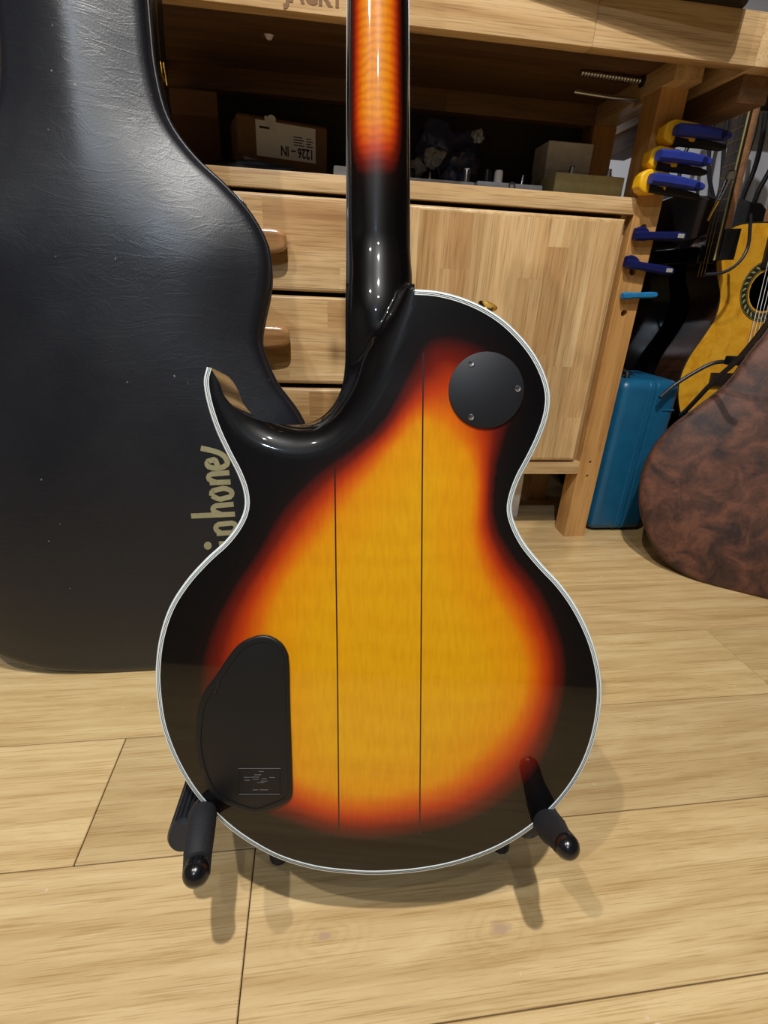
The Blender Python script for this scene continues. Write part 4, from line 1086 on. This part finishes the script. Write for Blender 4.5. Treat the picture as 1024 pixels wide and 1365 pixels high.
np_ = len(res[0])
mesh('soundboard', [(p.x, p.y, 0) for p in res[0]] + [(p.x, p.y, -0.003) for p in res[0]], tr + [tuple(i + np_ for i in reversed(f)) for f in tr] , M_GTOP, cl, YF)
k = len(yout); vs = [(p.x, p.y, -0.0002) for p in yout] + [(p.x, p.y, -0.092) for p in yout]
mesh('ribs_and_back', vs, [(i, (i+1) % k, k+(i+1) % k, k+i) for i in range(k)] + [tuple(range(k, 2*k))], M_GSIDE, cl, YF, 30)
ring3('edge_binding', yout, 0.0016, -0.0008, M_BLACK, cl, YF, 6)
def annulus(name, r0, r1, z, mat, parent, n=48):
    a = [Vector((ctrx.x + r0 * math.cos(2*math.pi*k/n), ctrx.y + r0 * math.sin(2*math.pi*k/n))) for k in range(n)]
    b = [Vector((ctrx.x + r1 * math.cos(2*math.pi*k/n), ctrx.y + r1 * math.sin(2*math.pi*k/n))) for k in range(n)]
    vs = [(p.x, p.y, z0) for p, z0 in [(p, -0.001) for p in a] + [(p, z) for p in a] + [(p, z) for p in b] + [(p, -0.001) for p in b]]
    fs = [(r*n+i, r*n+(i+1) % n, (r+1)*n+(i+1) % n, (r+1)*n+i) for r in range(3) for i in range(n)]
    return mesh(name, vs, fs, mat, parent, YF, 30)
ro = annulus('rosette', 0.0445, 0.0625, 0.0006, M_ROSETTE, cl)
annulus('rosette_ring', 0.0605, 0.0612, 0.0009, M_ROSL, ro); annulus('rosette_ring', 0.0465, 0.0472, 0.0009, M_ROSL, ro)
for i in range(28):
    an = 2 * math.pi * i / 28; c = ctrx + Vector((math.cos(an), math.sin(an))) * 0.0538
    rd = Vector((math.cos(an), math.sin(an))); tg = Vector((-rd.y, rd.x))
    qd = [c + rd * a + tg * b for a, b in ((-.0042, -.0030), (-.0008, .0004), (.0042, .0034), (.0040, -.0006), (.0008, -.0034), (-.0036, -.0040))]
    bm_mesh('mosaic_inlay', prism_bm([(p.x, p.y) for p in qd], 0.0002, 0.0010), M_ROSL, ro, YF)
vtop_y = max(p.y for p in yout)
bm_mesh('fretboard', prism_bm([(ctrx.x - .028, ctrx.y + .044), (ctrx.x + .028, ctrx.y + .044), (ctrx.x + .026, vtop_y + .30), (ctrx.x - .026, vtop_y + .30)], 0.0004, 0.0065), M_ROSE, cl, YF)
bm_mesh('neck', prism_bm([(ctrx.x - .027, vtop_y - .02), (ctrx.x + .027, vtop_y - .02), (ctrx.x + .025, vtop_y + .30), (ctrx.x - .025, vtop_y + .30)], -0.022, 0.0006, 0), M_MAPLE, cl, YF)
bm_mesh('headstock', prism_bm([(ctrx.x - .03, vtop_y + .30), (ctrx.x + .03, vtop_y + .30), (ctrx.x + .036, vtop_y + .49), (ctrx.x, vtop_y + .505), (ctrx.x - .036, vtop_y + .49)], -0.022, -0.004, 0.002), M_MAPLE, cl, YF)
for i in range(6):
    x = ctrx.x - .021 + .0084 * i
    tube('string', [Vector((x, ctrx.y - .19, .009)), Vector((x * .98 + ctrx.x * .02, vtop_y + .30, .009))], .0006, M_OFFW, cl, YF, 6)
bm_mesh('bridge', prism_bm([(ctrx.x - .09, ctrx.y - .20), (ctrx.x + .09, ctrx.y - .20), (ctrx.x + .09, ctrx.y - .172), (ctrx.x - .09, ctrx.y - .172)], -0.0005, 0.009, 0.002), M_ROSE, cl, YF)

# ================================================================== black guitar between bench and classical guitar
NA, NB = on_y(953, 325, 1.03), on_y(997, 137, 1.03)
bg = thing('acoustic_guitar', 'black guitar with a brown neck, standing between the bench leg and the amber guitar', 'guitar', (0.72, 1.2, 0))
BGF = plane_frame(0.0, 1.17, 0.03); BGI = BGF.inverted()
bo = [to_frame(BGF, BGI, *p) for p in ((893, 264), (925, 260), (948, 262), (962, 272), (972, 300), (968, 330), (962, 360), (962, 400), (972, 440), (985, 500), (980, 560))]
bo = bo + [Vector((0.93, 0.10)), Vector((0.86, 0.03)), Vector((0.75, 0.005)), Vector((0.66, 0.03)), Vector((0.615, 0.12)), Vector((0.61, 0.22)), Vector((0.645, 0.36)), Vector((0.65, 0.46)), Vector((0.635, 0.56)), Vector((0.66, 0.64))]
bo = spline(bo, 0.012, True)
bgb = bm_mesh('body', prism_bm([(p.x, p.y) for p in bo], -0.085, 0.0, 0.004, 3), M_BLACKGLOSS, bg, BGF)
ax = (NB - NA).normalized(); e1 = Vector((-0.98, 0.17, 0)); e1 = (e1 - ax * e1.dot(ax)).normalized(); e2 = ax.cross(e1).normalized()
NF = frame_of(NA, e2, ax, e1); L = (NB - NA).length
fb = box('fretboard', (-0.024, -0.03, 0.0), (0.024, L + 0.03, 0.006), M_ROSE, bg, 0.0006, 1, NF)
nk = [(0.023 * math.cos(a), -0.021 * math.sin(a)) for a in [i * math.pi / 12 for i in range(13)]]
vs = [Vector((x, v, z)) for v in (0.024, L + 0.03) for x, z in nk]; m = len(nk)
mesh('neck', vs, [(i, i+1, m+i+1, m+i) for i in range(m-1)] + [(0, m-1, 2*m-1, m)] + [tuple(range(m)), tuple(range(m, 2*m))], M_MAPLE, bg, NF, 50)
bm_mesh('heel', prism_bm([(-0.024, -0.03), (0.026, -0.03), (0.026, 0.024), (-0.024, 0.024)], -0.030, 0.0, 0.004), M_BLACKGLOSS, bg, NF)
box('neck_block', (NA.x - .02, NA.y + .01, NA.z - .035), (NA.x + .018, 1.215, NA.z - .004), M_BLACKGLOSS, bg, .002)
tube('edge_binding', [NF @ Vector((s_, v, 0.0065)) for s_, v in ((-0.0235 if NF.to_3x3().col[0].y > 0 else 0.0235, -0.03), (-0.0235 if NF.to_3x3().col[0].y > 0 else 0.0235, L + .03))], 0.0016, M_ROSL, fb, None, 6)
for i in range(12):
    v = 0.0 + L * i / 12.0
    tube('fret', [Vector((-0.023, v, 0.0063)), Vector((0.023, v, 0.0063))], 0.0006, M_GOLD, fb, NF, 6)
for i in range(3):
    x = -0.012 + .012 * i
    tube('string', [Vector((x, -0.06, .0125)), Vector((x, L + .03, .0105))], .0005, M_GOLD, bg, NF, 5)
# capo clipped on that neck
cp = thing('capo', 'silver capo lever clipped across the neck of the black guitar', 'capo', on_y(970, 240, 1.0))
ca = [on_y(x, y, 0.995) for x, y in ((975, 230), (972, 240), (965, 255), (958, 268))]
tube('lever', ca, [.0075, .0065, .0045, .003], M_STEEL, cp, None, 10); tube('grip_pad', [ca[0] + Vector((0, 0, .004)), ca[0], ca[1]], [.004, .009, .0085], M_GREYTAB, cp, None, 10)
tube('clamp_bar', [ca[3], on_y(950, 282, 1.0), on_y(944, 294, 1.005)], [.003, .0022, .002], M_GOLD, cp, None, 8)

# ================================================================== cables
def cable(label, pts, r=0.0032, grp=None):
    c = spline(pts, 0.012); return tag(tube('cable', c, r, M_RUBBER, None, None, 8, 60), label, 'cable', grp)
def P(x, y, Y): return on_y(x, y, Y)
cable('thick black cable crossing in front of the amber guitar top', [P(1060, 380, .68), P(1024, 430, .72), P(985, 478, .78), P(950, 510, .84), P(916, 546, .90), P(908, 553, .925), P(915, 548, .94)], .0044)
cable('black cable arching over the lower edge of the amber guitar', [P(1010, 486, .93), P(985, 484, .93), P(955, 483, .93), P(925, 497, .94), P(897, 515, .945), P(880, 530, .94)], .0040)
tag(box('cable_plug', (P(968, 480, .9).x, .885, P(968, 486, .9).z), (P(990, 480, .9).x, .905, P(968, 474, .9).z), M_BLACKPL, None, .003, 2), 'black cable plug resting against the amber guitar', 'plug')
cable('thin black cable looped over the upper bout of the amber guitar', [P(1001, 285, .99), P(1000, 305, .99), P(997, 330, .99), P(985, 350, .985), P(965, 363, .985), P(940, 366, .99)], .0030)
HY = 1.47
hang = [((1010, 140), (1006, 175), (993, 215), (978, 262), (972, 300)), ((1021, 150), (1016, 185), (1006, 225), (990, 265), (985, 300)), ((1040, 200), (1026, 228), (1010, 258), (1000, 290), (998, 310)),
        ((968, 120), (956, 150), (948, 180), (945, 230), (955, 280)), ((980, 118), (972, 150), (966, 190), (962, 240), (955, 290)), ((962, 120), (950, 148), (938, 175), (915, 200), (900, 260))]
for i, h in enumerate(hang):
    cable('black cable hanging down the wall behind the guitars', [P(x, y, HY - 0.02 * (i % 3)) for x, y in h], .0062 if i < 3 else .0052, 'hanging cables behind the guitars')
pk = thing('cable_rack', 'dark wall rack the black cables hang from', 'rack', (1.25, 1.53, 1.05))
ra = P(955, 118, HY); rb = P(1045, 150, HY)
box('rack_bar', (ra.x - .05, HY - .035, ra.z - .01), (rb.x + .12, RY1, ra.z + .02), M_BLACK, pk, .002); box('rack_lip', (ra.x - .05, HY - .045, ra.z + .01), (rb.x + .12, HY - .034, ra.z + .03), M_BLACK, pk, .001)
# black bag leaning at the wall behind both guitars
gbF = plane_frame(1.0, 1.30, 0.05); gbI = gbF.inverted()
gb = [to_frame(gbF, gbI, *p) for p in ((880, 262), (930, 258), (985, 262), (1010, 268), (1030, 280))]
gbo = spline(gb + [Vector((.35, .55)), Vector((.40, .3)), Vector((.36, .05)), Vector((.25, 0)), Vector((-.15, 0)), Vector((-.25, .05)), Vector((-.27, .3)), Vector((-.26, .55))], .02, True)
gbag = thing('gig_bag', 'black padded gig bag against the wall behind both guitars', 'bag', None, M=gbF)
bm_mesh('bag_body', prism_bm([(p.x, p.y) for p in gbo], -0.12, 0.0, 0.02, 4), M_FOAM, gbag, gbF); ring3('zip', gbo, 0.003, -0.06, M_BLACK, gbag, gbF, 6)
